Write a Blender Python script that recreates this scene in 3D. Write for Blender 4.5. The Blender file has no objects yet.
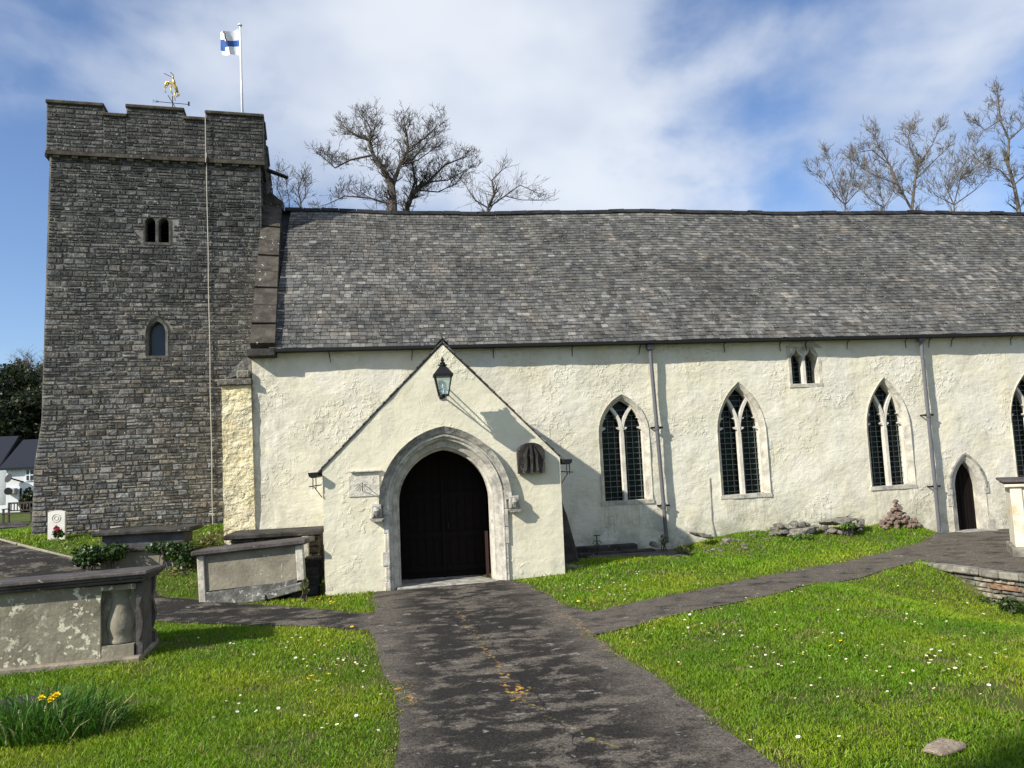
import bpy, math, random
import numpy as np
from mathutils import Vector, Matrix, geometry
R_ = math.radians
sc = bpy.context.scene
COL = sc.collection

# ---------------------------------------------------------------- camera
YAW, PITCH, ROLL, EYE, FPX = R_(9), R_(5.6), R_(2.6), 2.08, 780.0
F0 = Vector((math.sin(YAW), math.cos(YAW), 0)); RR = Vector((math.cos(YAW), -math.sin(YAW), 0)); ZZ = Vector((0, 0, 1))
CF = math.cos(PITCH)*F0 + math.sin(PITCH)*ZZ
CU = -math.sin(PITCH)*F0 + math.cos(PITCH)*ZZ
CU2 = math.cos(ROLL)*CU + math.sin(ROLL)*RR
CR2 = math.cos(ROLL)*RR - math.sin(ROLL)*CU
cam = bpy.data.cameras.new('camera'); camo = bpy.data.objects.new('camera', cam); COL.objects.link(camo)
cam.sensor_width = 36; cam.lens = 36*FPX/1024; cam.clip_start = 0.05; cam.clip_end = 3000
M = Matrix.Identity(4)
for i in range(3):
    M[i][0] = CR2[i]; M[i][1] = CU2[i]; M[i][2] = -CF[i]
M[2][3] = EYE
camo.matrix_world = M
sc.camera = camo

# ---------------------------------------------------------------- world, sun, exposure
SUN_DIR = Vector((1.97, 1.0, -1.46)).normalized()           # the way the light travels
SUN_EL = math.asin(-SUN_DIR.z)
world = bpy.data.worlds.new('World'); sc.world = world; world.use_nodes = True
nt = world.node_tree; nt.nodes.clear()
def wn(t, **k):
    n = nt.nodes.new(t)
    for a, b in k.items(): setattr(n, a, b)
    return n
out = wn('ShaderNodeOutputWorld'); bg = wn('ShaderNodeBackground'); bg.inputs['Strength'].default_value = 0.079
sky = wn('ShaderNodeTexSky', sky_type='NISHITA', sun_disc=False)
sky.sun_elevation = SUN_EL; sky.sun_rotation = math.atan2(-SUN_DIR.x, -SUN_DIR.y) % (2*math.pi)
sky.air_density = 1.0; sky.dust_density = 0.6; sky.ozone_density = 2.5
tc = wn('ShaderNodeTexCoord')
def cloudnoise(scale, rot, detail, rough, loc=(0, 0, 0), dist=0.0):
    m = wn('ShaderNodeMapping'); m.inputs['Scale'].default_value = scale; m.inputs['Rotation'].default_value = rot; m.inputs['Location'].default_value = loc
    n = wn('ShaderNodeTexNoise'); n.inputs['Scale'].default_value = 1.0; n.inputs['Detail'].default_value = detail; n.inputs['Roughness'].default_value = rough; n.inputs['Distortion'].default_value = dist
    nt.links.new(tc.outputs['Generated'], m.inputs['Vector']); nt.links.new(m.outputs['Vector'], n.inputs['Vector'])
    return n.outputs['Fac']
def wmath(op, a, b=None, clamp=False):
    n = wn('ShaderNodeMath', operation=op, use_clamp=clamp)
    for i, x in enumerate((a, b)):
        if x is None: continue
        if isinstance(x, (int, float)): n.inputs[i].default_value = x
        else: nt.links.new(x, n.inputs[i])
    return n.outputs[0]
def wramp(fac, p0, p1, smooth=True):
    r = wn('ShaderNodeMapRange', interpolation_type='SMOOTHSTEP'); r.inputs['From Min'].default_value = p0; r.inputs['From Max'].default_value = p1
    nt.links.new(fac, r.inputs['Value']); return r.outputs['Result']
sep = wn('ShaderNodeSeparateXYZ'); nt.links.new(tc.outputs['Generated'], sep.inputs[0])
big = cloudnoise((2.0, 2.0, 2.8), (0.2, 0.3, 0.1), 6, 0.5, (3.1, 0.4, 1.7), 0.1)
wisp = cloudnoise((4.5, 4.0, 7.5), (0.5, -0.35, 0.2), 7, 0.55, (0.3, 5.2, 0.7), 0.2)
# more cloud to the east (right), thinner to the west
east = wramp(sep.outputs['X'], -0.40, 0.40)
cov = wmath('ADD', wmath('ADD', wmath('MULTIPLY', big, 1.0), wmath('MULTIPLY', wisp, 0.55)), wmath('MULTIPLY', east, 0.17))
mask = wramp(cov, 0.75, 1.0)
shade = wramp(cloudnoise((3.0, 3.0, 5.0), (0.1, 0.2, 0.9), 4, 0.5, (7.7, 2.2, 0.1)), 0.35, 0.7)
cc = wn('ShaderNodeMixRGB'); nt.links.new(shade, cc.inputs[0]); cc.inputs[1].default_value = (4.6, 5.4, 6.9, 1); cc.inputs[2].default_value = (7.9, 8.3, 8.9, 1)
tint = wn('ShaderNodeMixRGB', blend_type='MULTIPLY'); tint.inputs[0].default_value = 1; tint.inputs[2].default_value = (1.22, 1.30, 1.48, 1)
nt.links.new(sky.outputs[0], tint.inputs[1])
mx = wn('ShaderNodeMixRGB'); nt.links.new(wmath('MULTIPLY', mask, 0.88), mx.inputs[0]); nt.links.new(tint.outputs[0], mx.inputs[1]); nt.links.new(cc.outputs[0], mx.inputs[2])
nt.links.new(mx.outputs[0], bg.inputs['Color']); nt.links.new(bg.outputs[0], out.inputs[0])
sun = bpy.data.lights.new('sun', 'SUN'); sun.energy = 5.0; sun.angle = R_(0.6); sun.color = (1.0, 0.95, 0.86)
suno = bpy.data.objects.new('sun', sun); COL.objects.link(suno)
suno.rotation_euler = SUN_DIR.to_track_quat('-Z', 'Y').to_euler(); suno.location = (-20, -10, 20)
sc.view_settings.view_transform = 'Standard'; sc.view_settings.look = 'None'
sc.view_settings.exposure = 0.53; sc.view_settings.gamma = 1.0; sc.view_settings.use_curve_mapping = False

# ---------------------------------------------------------------- helpers
def ray(px, py): return CF + CR2*((px-512)/FPX) - CU2*((py-384)/FPX)
def at(px, py, Y):
    d = ray(px, py); return Vector((0, 0, EYE)) + d*(Y/d.y)
def sstep(a, b, x):
    t = np.clip((x-a)/(b-a), 0, 1); return t*t*(3-2*t)
def height(X, Y, dip=1.0):
    X = np.asarray(X, float); Y = np.asarray(Y, float)
    prof = np.interp(Y, [13.2, 14, 15, 16.2, 18.5, 21, 30, 38, 60, 75, 140, 400], [0, .1, .3, .55, .93, .9, .45, .3, .3, .6, 14, 16])
    w = sstep(-0.9, -3.2, X) if False else 1-sstep(-3.2, -0.9, X)
    w = np.where(Y > 26, 1.0, w)
    h = prof*w
    h = h + 0.30*np.exp(-((Y-16.0)/0.9)**2)*sstep(5.2, 7.5, X)*(1-sstep(11.0, 12.2, X))
    h = h + 0.16*np.exp(-((Y-14.3)/1.3)**2 - ((X-4.0)/2.2)**2)
    wx = np.interp(Y, [6.6, 8.6, 10.6, 12.0, 12.8, 13.4], [10.25, 9.95, 9.60, 9.30, 9.12, 8.6])
    h = h - dip*0.62*np.exp(-((Y-10.2)/2.4)**2)*sstep(6.0, 9.0, X)*(1-sstep(wx-.02, wx+.14, X))*(1-sstep(11.3, 12.7, Y))
    h = h + 0.02*np.sin(X*1.3+0.5)*np.sin(Y*1.1)*sstep(4, 6, np.abs(X-1.1)+3)
    return h
def hz(x, y): return float(height(x, y))
def atg(px, py):
    d = ray(px, py); o = Vector((0, 0, EYE)); t = 2.0
    while t < 200:
        p = o + d*t
        if p.z < hz(p.x, p.y): return p
        t += 0.02
    return o + d*t

ORG = {}
def org(o): return ORG.get(o.name, Vector((0, 0, 0))) if o else Vector((0, 0, 0))
def tag(o, label=None, cat=None, group=None, kind=None):
    if label: o['label'] = label
    if cat: o['category'] = cat
    if group: o['group'] = group
    if kind: o['kind'] = kind
    return o
def thing(name, label, cat, loc, group=None):
    o = bpy.data.objects.new(name, None); COL.objects.link(o); o.location = loc; o.empty_display_size = .2
    ORG[o.name] = Vector(loc); return tag(o, label, cat, group)
class MB:
    def __init__(s): s.v = []; s.f = []; s.c = []; s.usec = False
    def add(s, vs, fs, col=None):
        n = len(s.v); s.v += [tuple(p) for p in vs]; s.f += [tuple(i+n for i in f) for f in fs]
        if col is not None: s.usec = True
        s.c += [col if col is not None else (1, 1, 1, 1)]*len(fs); return s
    def box(s, a, b, col=None, M=None):
        x0, y0, z0 = a; x1, y1, z1 = b
        vs = [Vector(p) for p in ((x0,y0,z0),(x1,y0,z0),(x1,y1,z0),(x0,y1,z0),(x0,y0,z1),(x1,y0,z1),(x1,y1,z1),(x0,y1,z1))]
        if M: vs = [M @ p for p in vs]
        return s.add(vs, [(0,3,2,1),(4,5,6,7),(0,1,5,4),(1,2,6,5),(2,3,7,6),(3,0,4,7)], col)
    def cbox(s, a, b, ch=0.01, col=None, M=None):          # a box with chamfered top and front edges
        x0, y0, z0 = a; x1, y1, z1 = b
        bm = []
        xs = (x0, x0+ch, x1-ch, x1); ys = (y0, y0+ch, y1-ch, y1); zs = (z0, z0+ch, z1-ch, z1)
        pts = {}
        vs = []
        def V(i, j, k):
            key = (i, j, k)
            if key not in pts: pts[key] = len(vs); vs.append(Vector((xs[i], ys[j], zs[k])))
            return pts[key]
        f = []
        f += [[V(1,1,0),V(1,2,0),V(2,2,0),V(2,1,0)], [V(1,1,3),V(2,1,3),V(2,2,3),V(1,2,3)],
              [V(1,0,1),V(2,0,1),V(2,0,2),V(1,0,2)], [V(1,3,1),V(1,3,2),V(2,3,2),V(2,3,1)],
              [V(0,1,1),V(0,1,2),V(0,2,2),V(0,2,1)], [V(3,1,1),V(3,2,1),V(3,2,2),V(3,1,2)]]
        f += [[V(1,0,2),V(2,0,2),V(2,1,3),V(1,1,3)], [V(1,2,3),V(2,2,3),V(2,3,2),V(1,3,2)],
              [V(1,1,0),V(2,1,0),V(2,0,1),V(1,0,1)], [V(1,3,1),V(2,3,1),V(2,2,0),V(1,2,0)],
              [V(0,1,2),V(1,1,3),V(1,2,3),V(0,2,2)], [V(3,1,2),V(3,2,2),V(2,2,3),V(2,1,3)],
              [V(0,1,1),V(0,2,1),V(1,2,0),V(1,1,0)], [V(3,1,1),V(2,1,0),V(2,2,0),V(3,2,1)],
              [V(0,1,1),V(1,0,1),V(1,0,2),V(0,1,2)], [V(3,1,1),V(3,1,2),V(2,0,2),V(2,0,1)],
              [V(0,2,1),V(0,2,2),V(1,3,2),V(1,3,1)], [V(3,2,1),V(2,3,1),V(2,3,2),V(3,2,2)]]
        for (i, I) in ((0,1),(3,2)):
            for (j, J) in ((0,1),(3,2)):
                for (k, K) in ((0,1),(3,2)):
                    f.append([V(i,J,K), V(I,j,K), V(I,J,k)])
        if M: vs = [M @ p for p in vs]
        return s.add(vs, f, col)
    def tube(s, pts, rad, n=8, col=None, cap=True):
        pts = [Vector(p) for p in pts]
        if not hasattr(rad, '__len__'): rad = [rad]*len(pts)
        vs = []; fs = []; a = None
        for i, p in enumerate(pts):
            t = (pts[min(i+1, len(pts)-1)] - pts[max(i-1, 0)]).normalized()
            if a is None: a = t.orthogonal().normalized()
            else:
                a = (a - t*a.dot(t))
                a = a.normalized() if a.length > 1e-6 else t.orthogonal().normalized()
            b = t.cross(a)
            for k in range(n):
                an = 2*math.pi*k/n
                vs.append(p + (a*math.cos(an) + b*math.sin(an))*rad[i])
        for i in range(len(pts)-1):
            for k in range(n):
                fs.append((i*n+k, i*n+(k+1) % n, (i+1)*n+(k+1) % n, (i+1)*n+k))
        if cap: fs += [tuple(range(n-1, -1, -1)), tuple((len(pts)-1)*n+k for k in range(n))]
        return s.add(vs, fs, col)
    def prism(s, poly, y0, y1, col=None, T=None):           # 2D outline in XZ, extruded along Y
        n = len(poly)
        vs = [Vector((x, y0, z)) for x, z in poly] + [Vector((x, y1, z)) for x, z in poly]
        if T: vs = [T @ p for p in vs]
        tri = geometry.tessellate_polygon([[Vector((x, z, 0)) for x, z in poly]])
        fs = [tuple(t) for t in tri] + [tuple(i+n for i in reversed(t)) for t in tri]
        fs += [(i, i+n, (i+1) % n+n, (i+1) % n) for i in range(n)]
        return s.add(vs, fs, col)
    def strip(s, pts, w, y0, y1, ends=True, col=None):      # bar of rectangular section following a 2D line in XZ
        P = [Vector((x, z)) for x, z in pts]; L = []; Rr = []
        for i, p in enumerate(P):
            t = (P[min(i+1, len(P)-1)] - P[max(i-1, 0)]).normalized(); nn = Vector((-t.y, t.x))
            L.append(p+nn*w/2); Rr.append(p-nn*w/2)
        vs = []; fs = []
        for l, r in zip(L, Rr): vs += [(l.x, y0, l.y), (r.x, y0, r.y), (r.x, y1, r.y), (l.x, y1, l.y)]
        for i in range(len(P)-1):
            for k in range(4): fs.append((i*4+k, i*4+(k+1) % 4, i*4+4+(k+1) % 4, i*4+4+k))
        fs += [(3, 2, 1, 0), tuple(len(vs)-4+k for k in range(4))]
        return s.add(vs, fs, col)
    def ring(s, inner, outer, y0, y1, yi=None, col=None):    # open ring (arch) between two outlines of equal count; yi: y of the inner front edge (a splay)
        n = len(inner); yi = y0 if yi is None else yi
        vs = [(x, y0, z) for x, z in outer] + [(x, yi, z) for x, z in inner] + [(x, y1, z) for x, z in inner] + [(x, y1, z) for x, z in outer]
        fs = []
        for i in range(n-1):
            for a, b in ((0, 1), (1, 2), (2, 3), (3, 0)):
                fs.append((a*n+i, a*n+i+1, b*n+i+1, b*n+i))
        fs += [(0, n, 2*n, 3*n), (n-1, 4*n-1, 3*n-1, 2*n-1)]
        return s.add(vs, fs, col)
    def build(s, name, mat, parent=None, smooth=False, T=None, fix=True):
        o0 = org(parent); me = bpy.data.meshes.new(name)
        vs = [Vector(p) for p in s.v]
        if T: vs = [T @ p for p in vs]
        me.from_pydata([tuple(p-o0) for p in vs], [], s.f)
        if s.usec:
            a = me.attributes.new('Col', 'FLOAT_COLOR', 'FACE')
            a.data.foreach_set('color', np.array(s.c, dtype=np.float32).ravel())
        if fix:
            import bmesh
            bm = bmesh.new(); bm.from_mesh(me); bmesh.ops.recalc_face_normals(bm, faces=bm.faces); bm.to_mesh(me); bm.free()
        if smooth: me.polygons.foreach_set('use_smooth', [True]*len(me.polygons))
        me.update()
        o = bpy.data.objects.new(name, me); COL.objects.link(o)
        if mat: me.materials.append(mat)
        if parent: o.parent = parent; ORG[o.name] = o0
        return o
def numesh(name, V, F, mat, cols=None, parent=None, smooth=False):
    """fast build: V (n,3), F (m,k) numpy arrays, cols per face"""
    me = bpy.data.meshes.new(name); k = F.shape[1]; m = len(F)
    me.vertices.add(len(V)); me.vertices.foreach_set('co', V.astype(np.float32).ravel())
    me.loops.add(m*k); me.loops.foreach_set('vertex_index', F.astype(np.int32).ravel())
    me.polygons.add(m); me.polygons.foreach_set('loop_start', np.arange(0, m*k, k, dtype=np.int32))
    try: me.polygons.foreach_set('loop_total', np.full(m, k, dtype=np.int32))
    except Exception: pass
    if cols is not None:
        a = me.attributes.new('Col', 'FLOAT_COLOR', 'FACE'); a.data.foreach_set('color', cols.astype(np.float32).ravel())
    if smooth: me.polygons.foreach_set('use_smooth', np.ones(m, dtype=bool))
    me.update(calc_edges=True); me.validate()
    o = bpy.data.objects.new(name, me); COL.objects.link(o); me.materials.append(mat)
    if parent: o.parent = parent; ORG[o.name] = org(parent)
    return o

# ---------------------------------------------------------------- materials
class NT:
    def __init__(s, name):
        s.m = bpy.data.materials.new(name); s.m.use_nodes = True; s.t = s.m.node_tree
        s.b = s.t.nodes['Principled BSDF']; s.o = s.t.nodes['Material Output']
        s.tc = s.n('ShaderNodeTexCoord'); s.P = s.tc.outputs['Object']
    def n(s, t, **k):
        x = s.t.nodes.new(t)
        for a, b in k.items(): setattr(x, a, b)
        return x
    def put(s, sock, v):
        if isinstance(v, (int, float)): sock.default_value = v
        elif isinstance(v, tuple): sock.default_value = v if len(v) != 3 or sock.type == 'VECTOR' else (*v, 1)
        else: s.t.links.new(v, sock)
    def math(s, op, a, b=None, clamp=False):
        x = s.n('ShaderNodeMath', operation=op, use_clamp=clamp); s.put(x.inputs[0], a)
        if b is not None: s.put(x.inputs[1], b)
        return x.outputs[0]
    def noise(s, scale, detail=4, rough=.55, vscale=None, dist=0, loc=None, rot=None):
        v = s.P
        if vscale or loc or rot:
            mp = s.n('ShaderNodeMapping'); s.put(mp.inputs['Vector'], v)
            if vscale: mp.inputs['Scale'].default_value = vscale
            if loc: mp.inputs['Location'].default_value = loc
            if rot: mp.inputs['Rotation'].default_value = rot
            v = mp.outputs[0]
        x = s.n('ShaderNodeTexNoise'); s.put(x.inputs['Vector'], v); x.inputs['Scale'].default_value = scale
        x.inputs['Detail'].default_value = detail; x.inputs['Roughness'].default_value = rough; x.inputs['Distortion'].default_value = dist
        return x.outputs['Fac']
    def voro(s, scale, feature='F1', vscale=None):
        v = s.P
        if vscale:
            mp = s.n('ShaderNodeMapping'); s.put(mp.inputs['Vector'], v); mp.inputs['Scale'].default_value = vscale; v = mp.outputs[0]
        x = s.n('ShaderNodeTexVoronoi', feature=feature); s.put(x.inputs['Vector'], v); x.inputs['Scale'].default_value = scale
        return x
    def ramp(s, f, a, b): 
        r = s.n('ShaderNodeMapRange', interpolation_type='SMOOTHSTEP'); s.put(r.inputs['Value'], f); r.inputs['From Min'].default_value = a; r.inputs['From Max'].default_value = b
        return r.outputs['Result']
    def mix(s, f, a, b, blend='MIX'):
        x = s.n('ShaderNodeMixRGB', blend_type=blend); s.put(x.inputs[0], f); s.put(x.inputs[1], a); s.put(x.inputs[2], b); return x.outputs[0]
    def attr(s, name='Col'): return s.n('ShaderNodeAttribute', attribute_name=name).outputs['Color']
    def xyz(s):
        x = s.n('ShaderNodeSeparateXYZ'); s.put(x.inputs[0], s.P); return x.outputs
    def bump(s, h, dist, strength=1, prev=None):
        x = s.n('ShaderNodeBump'); s.put(x.inputs['Height'], h); x.inputs['Distance'].default_value = dist; x.inputs['Strength'].default_value = strength
        if prev: s.put(x.inputs['Normal'], prev)
        return x.outputs[0]
    def done(s, color, rough=.9, normal=None, spec=.3, metal=0):
        s.put(s.b.inputs['Base Color'], color); s.put(s.b.inputs['Roughness'], rough); s.b.inputs['Metallic'].default_value = metal
        s.b.inputs['Specular IOR Level'].default_value = spec
        if normal: s.put(s.b.inputs['Normal'], normal)
        return s.m

def stone_mat(name, c1, c2, scale=3, bump=.006, bscale=25, attr=False, lichen=None, lt=.62, ls=14, rough=.92, dirt=None, spec=.25):
    m = NT(name)
    c = m.mix(m.ramp(m.noise(scale, 6, .6), .35, .65), c1, c2)
    c = m.mix(.5, c, m.mix(m.noise(bscale*1.6, 3, .6), (.55, .55, .55), (1.45, 1.45, 1.45)), 'MULTIPLY')
    if attr: c = m.mix(1, c, m.attr(), 'MULTIPLY')
    if dirt: c = m.mix(m.ramp(m.noise(scale*.7, 5, .7, loc=(4, 2, 9)), .52, .68), c, dirt)
    if lichen:
        k = m.math('MULTIPLY', m.ramp(m.noise(ls, 3, .65, loc=(1, 5, 2)), lt, lt+.04), m.ramp(m.noise(ls*.16, 2, .5, loc=(8, 1, 3)), .42, .56))
        c = m.mix(k, c, lichen)
    b = m.bump(m.noise(bscale, 6, .65), bump)
    b = m.bump(m.noise(bscale*.25, 3, .6), bump*2, 1, b)
    return m.done(c, rough, b, spec)
def plain(name, c, rough=.6, metal=0, spec=.4, var=.25, bump=0.0, bs=30):
    m = NT(name)
    k = m.mix(m.noise(9, 5, .6), tuple(x*(1-var) for x in c), tuple(min(1, x*(1+var)) for x in c))
    return m.done(k, rough, m.bump(m.noise(bs, 4, .6), bump) if bump else None, spec, metal)

def plaster(name, base, yellow, white, grey, rough_amt, floor_z=0.4, seed=0):
    m = NT(name); L = (seed, seed*.7, seed*1.3)
    c = m.mix(m.ramp(m.noise(1.1, 5, .6, loc=L), .38, .62), base, white)
    c = m.mix(m.math('MULTIPLY', m.ramp(m.noise(.9, 5, .65, vscale=(1, 1, .7), loc=(L[0]+3, 2, 1)), .50, .72), .55), c, yellow)
    z = m.xyz()[2]
    low = m.math('SUBTRACT', 1.0, m.ramp(z, floor_z, floor_z+1.5))
    g = m.math('MULTIPLY', m.ramp(m.noise(2.2, 7, .7, loc=(L[0]+9, 1, 4)), .45, .62), m.math('ADD', m.math('MULTIPLY', low, .55), .22))
    c = m.mix(g, c, grey)
    c = m.mix(m.math('MULTIPLY', m.ramp(m.noise(26, 5, .75), .60, .75), .3), c, grey)
    c = m.mix(m.math('MULTIPLY', m.ramp(m.noise(1.6, 6, .75, vscale=(2.6, 1, .5), loc=(3, L[1], 1)), .56, .72), .22), c, grey)
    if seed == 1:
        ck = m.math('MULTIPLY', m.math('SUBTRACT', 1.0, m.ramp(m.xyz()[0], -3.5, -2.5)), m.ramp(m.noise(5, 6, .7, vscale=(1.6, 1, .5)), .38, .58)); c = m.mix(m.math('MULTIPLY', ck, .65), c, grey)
        st = m.noise(7, 5, .7, vscale=(2.2, 1, .25), loc=(3, 3, 3)); below = m.math('MULTIPLY', m.math('SUBTRACT', 1.0, m.ramp(z, .95, 1.15)), m.ramp(z, .2, .8))
        for wx_ in (4.04, 6.72, 10.25, 13.96):
            near = m.math('SUBTRACT', 1.0, m.ramp(m.math('ABSOLUTE', m.math('SUBTRACT', m.xyz()[0], wx_)), .45, .75)); c = m.mix(m.math('MULTIPLY', m.math('MULTIPLY', near, below), m.math('MULTIPLY', m.ramp(st, .42, .62), .6)), c, (.42, .38, .27))
        gb = m.math('MULTIPLY', m.math('SUBTRACT', 1.0, m.ramp(z, .15, .9)), m.ramp(m.noise(3.5, 6, .7, loc=(1, 9, 2)), .42, .60)); c = m.mix(m.math('MULTIPLY', gb, .6), c, (.30, .30, .19))
    b = m.bump(m.noise(5.5, 4, .55, vscale=(.8, 1, 1.2), loc=L), .13*rough_amt)
    b = m.bump(m.noise(17, 5, .6), .022*rough_amt, 1, b)
    b = m.bump(m.noise(60, 3, .6), .0035, 1, b)
    pk = m.math('MULTIPLY', m.ramp(m.noise(9, 4, .6, loc=(2, 2, L[0])), .5, .62), m.ramp(m.noise(.8, 3, .5, loc=(6, 1, L[0])), .50, .60)); b = m.bump(pk, .030*rough_amt+.004, 1, b)
    b = m.bump(m.ramp(m.math('MULTIPLY', m.noise(3.2, 4, .6, dist=1.2, loc=(5, 5, L[2])), 1.0), .50, .53), .012*rough_amt, 1, b)
    return m.done(c, .93, b, .15)

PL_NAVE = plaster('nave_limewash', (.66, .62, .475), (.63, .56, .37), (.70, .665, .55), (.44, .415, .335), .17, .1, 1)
PL_PORCH = plaster('porch_limewash', (.655, .615, .465), (.63, .575, .40), (.69, .65, .50), (.47, .44, .35), .10, -.1, 5)
PL_BUT = plaster('buttress_limewash', (.66, .57, .33), (.58, .44, .19), (.70, .63, .44), (.30, .26, .18), .8, -.5, 9)
MORTAR = stone_mat('mortar', (.13, .125, .11), (.25, .235, .20), 1.2, .01, 20)
RUBBLE = stone_mat('tower_rubble', (.55, .55, .56), (1.45, 1.42, 1.35), 11, .014, 22, attr=True, lichen=(.42, .41, .37), lt=.63, ls=22)
LIME = stone_mat('limestone_dressing', (.36, .335, .28), (.55, .52, .44), 5, .006, 25, dirt=(.22, .215, .20))
LIMED = stone_mat('weathered_dressing', (.20, .19, .165), (.40, .38, .33), 6, .008, 25, dirt=(.13, .13, .12))
KERBST = stone_mat('sunken_stone', (.08, .078, .07), (.19, .185, .165), 6, .01, 20, lichen=(.42, .42, .37), lt=.58, ls=14)
TOWD = stone_mat('tower_dressing', (.06, .058, .052), (.12, .115, .10), 5, .008, 25)
SURR = stone_mat('window_surround', (.36, .335, .28), (.56, .53, .43), 4, .008, 25, dirt=(.27, .26, .225))
LIMEW = stone_mat('pale_tracery_stone', (.50, .465, .39), (.64, .60, .52), 5, .004, 25)
COPING = stone_mat('coping_stone', (.042, .036, .028), (.09, .079, .062), 4, .008, 20, lichen=(.55, .54, .48), lt=.66, ls=9)
SLATE = stone_mat('roof_slate', (.66, .66, .63), (1.2, 1.18, 1.08), 5, .004, 25, attr=True, lichen=(.36, .36, .32), lt=.62, ls=20, rough=.75, spec=.25)
RIDGE = stone_mat('ridge_tile', (.012, .012, .013), (.03, .03, .03), 3, .004, 20, rough=.8, spec=.15)
DARKSLAB = stone_mat('dark_slab', (.022, .020, .018), (.06, .055, .047), 3, .01, 18, lichen=(.2, .2, .16), lt=.64, ls=15)
TOMBTOP = stone_mat('tomb_top_slate', (.05, .042, .039), (.10, .088, .082), 3, .006, 22, lichen=(.27, .26, .22), lt=.66, ls=20, rough=.8)
TOMBBODY = stone_mat('tomb_render', (.18, .16, .115), (.25, .225, .165), 2.2, .006, 18, lichen=(.56, .54, .40), lt=.54, ls=13, dirt=(.11, .10, .075))
TOMBGREY = stone_mat('tomb_grey_panel', (.17, .155, .115), (.26, .235, .175), 2.5, .006, 18, lichen=(.5, .5, .42), lt=.66, ls=16, dirt=(.16, .155, .13))
TOMBWHITE = stone_mat('tomb_white', (.50, .46, .36), (.60, .56, .46), 2.5, .006, 18, dirt=(.5, .36, .2))
RUST = stone_mat('ochre_moulding', (.45, .27, .12), (.6, .42, .24), 6, .006, 18)
ROCK = stone_mat('loose_stone', (.11, .105, .085), (.24, .22, .18), 6, .012, 16, lichen=(.4, .4, .35), lt=.64, ls=12)
ROCKP = stone_mat('pinkish_stone', (.17, .12, .095), (.30, .22, .17), 6, .012, 16)
HEADST = stone_mat('headstone_white', (.66, .63, .57), (.74, .71, .65), 4, .001, 30)
IRON = plain('black_iron', (.010, .010, .011), .6, 0, .25)
PIPEM = plain('grey_painted_iron', (.10, .10, .11), .5, 0, .5)
LEAD = plain('lead', (.13, .135, .14), .6)
WIRE = plain('conductor_tape', (.45, .42, .36), .5)
GRILLE = plain('window_grille', (.10, .13, .12), .5)
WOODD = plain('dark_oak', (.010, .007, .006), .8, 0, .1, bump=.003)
WOODR = plain('red_brown_wood', (.03, .010, .008), .6)
BENCHW = plain('bench_wood', (.06, .045, .035), .8)
GOLD = plain('gilding', (.50, .36, .10), .35, .6, .5)
POLE = plain('white_pole', (.72, .72, .72), .3)
def glassm():
    m = NT('window_glass'); c = m.mix(m.noise(7, 2, .5), (.002, .004, .004), (.008, .016, .016))
    return m.done(c, .22, m.bump(m.noise(12, 2, .5), .006), .12)
GLASS = glassm()
def lampglass():
    m = NT('lantern_glass'); m.b.inputs['Transmission Weight'].default_value = .75; m.b.inputs['IOR'].default_value = 1.2
    return m.done((.72, .86, .84), .2, None, .5)
LAMPG = lampglass()

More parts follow.
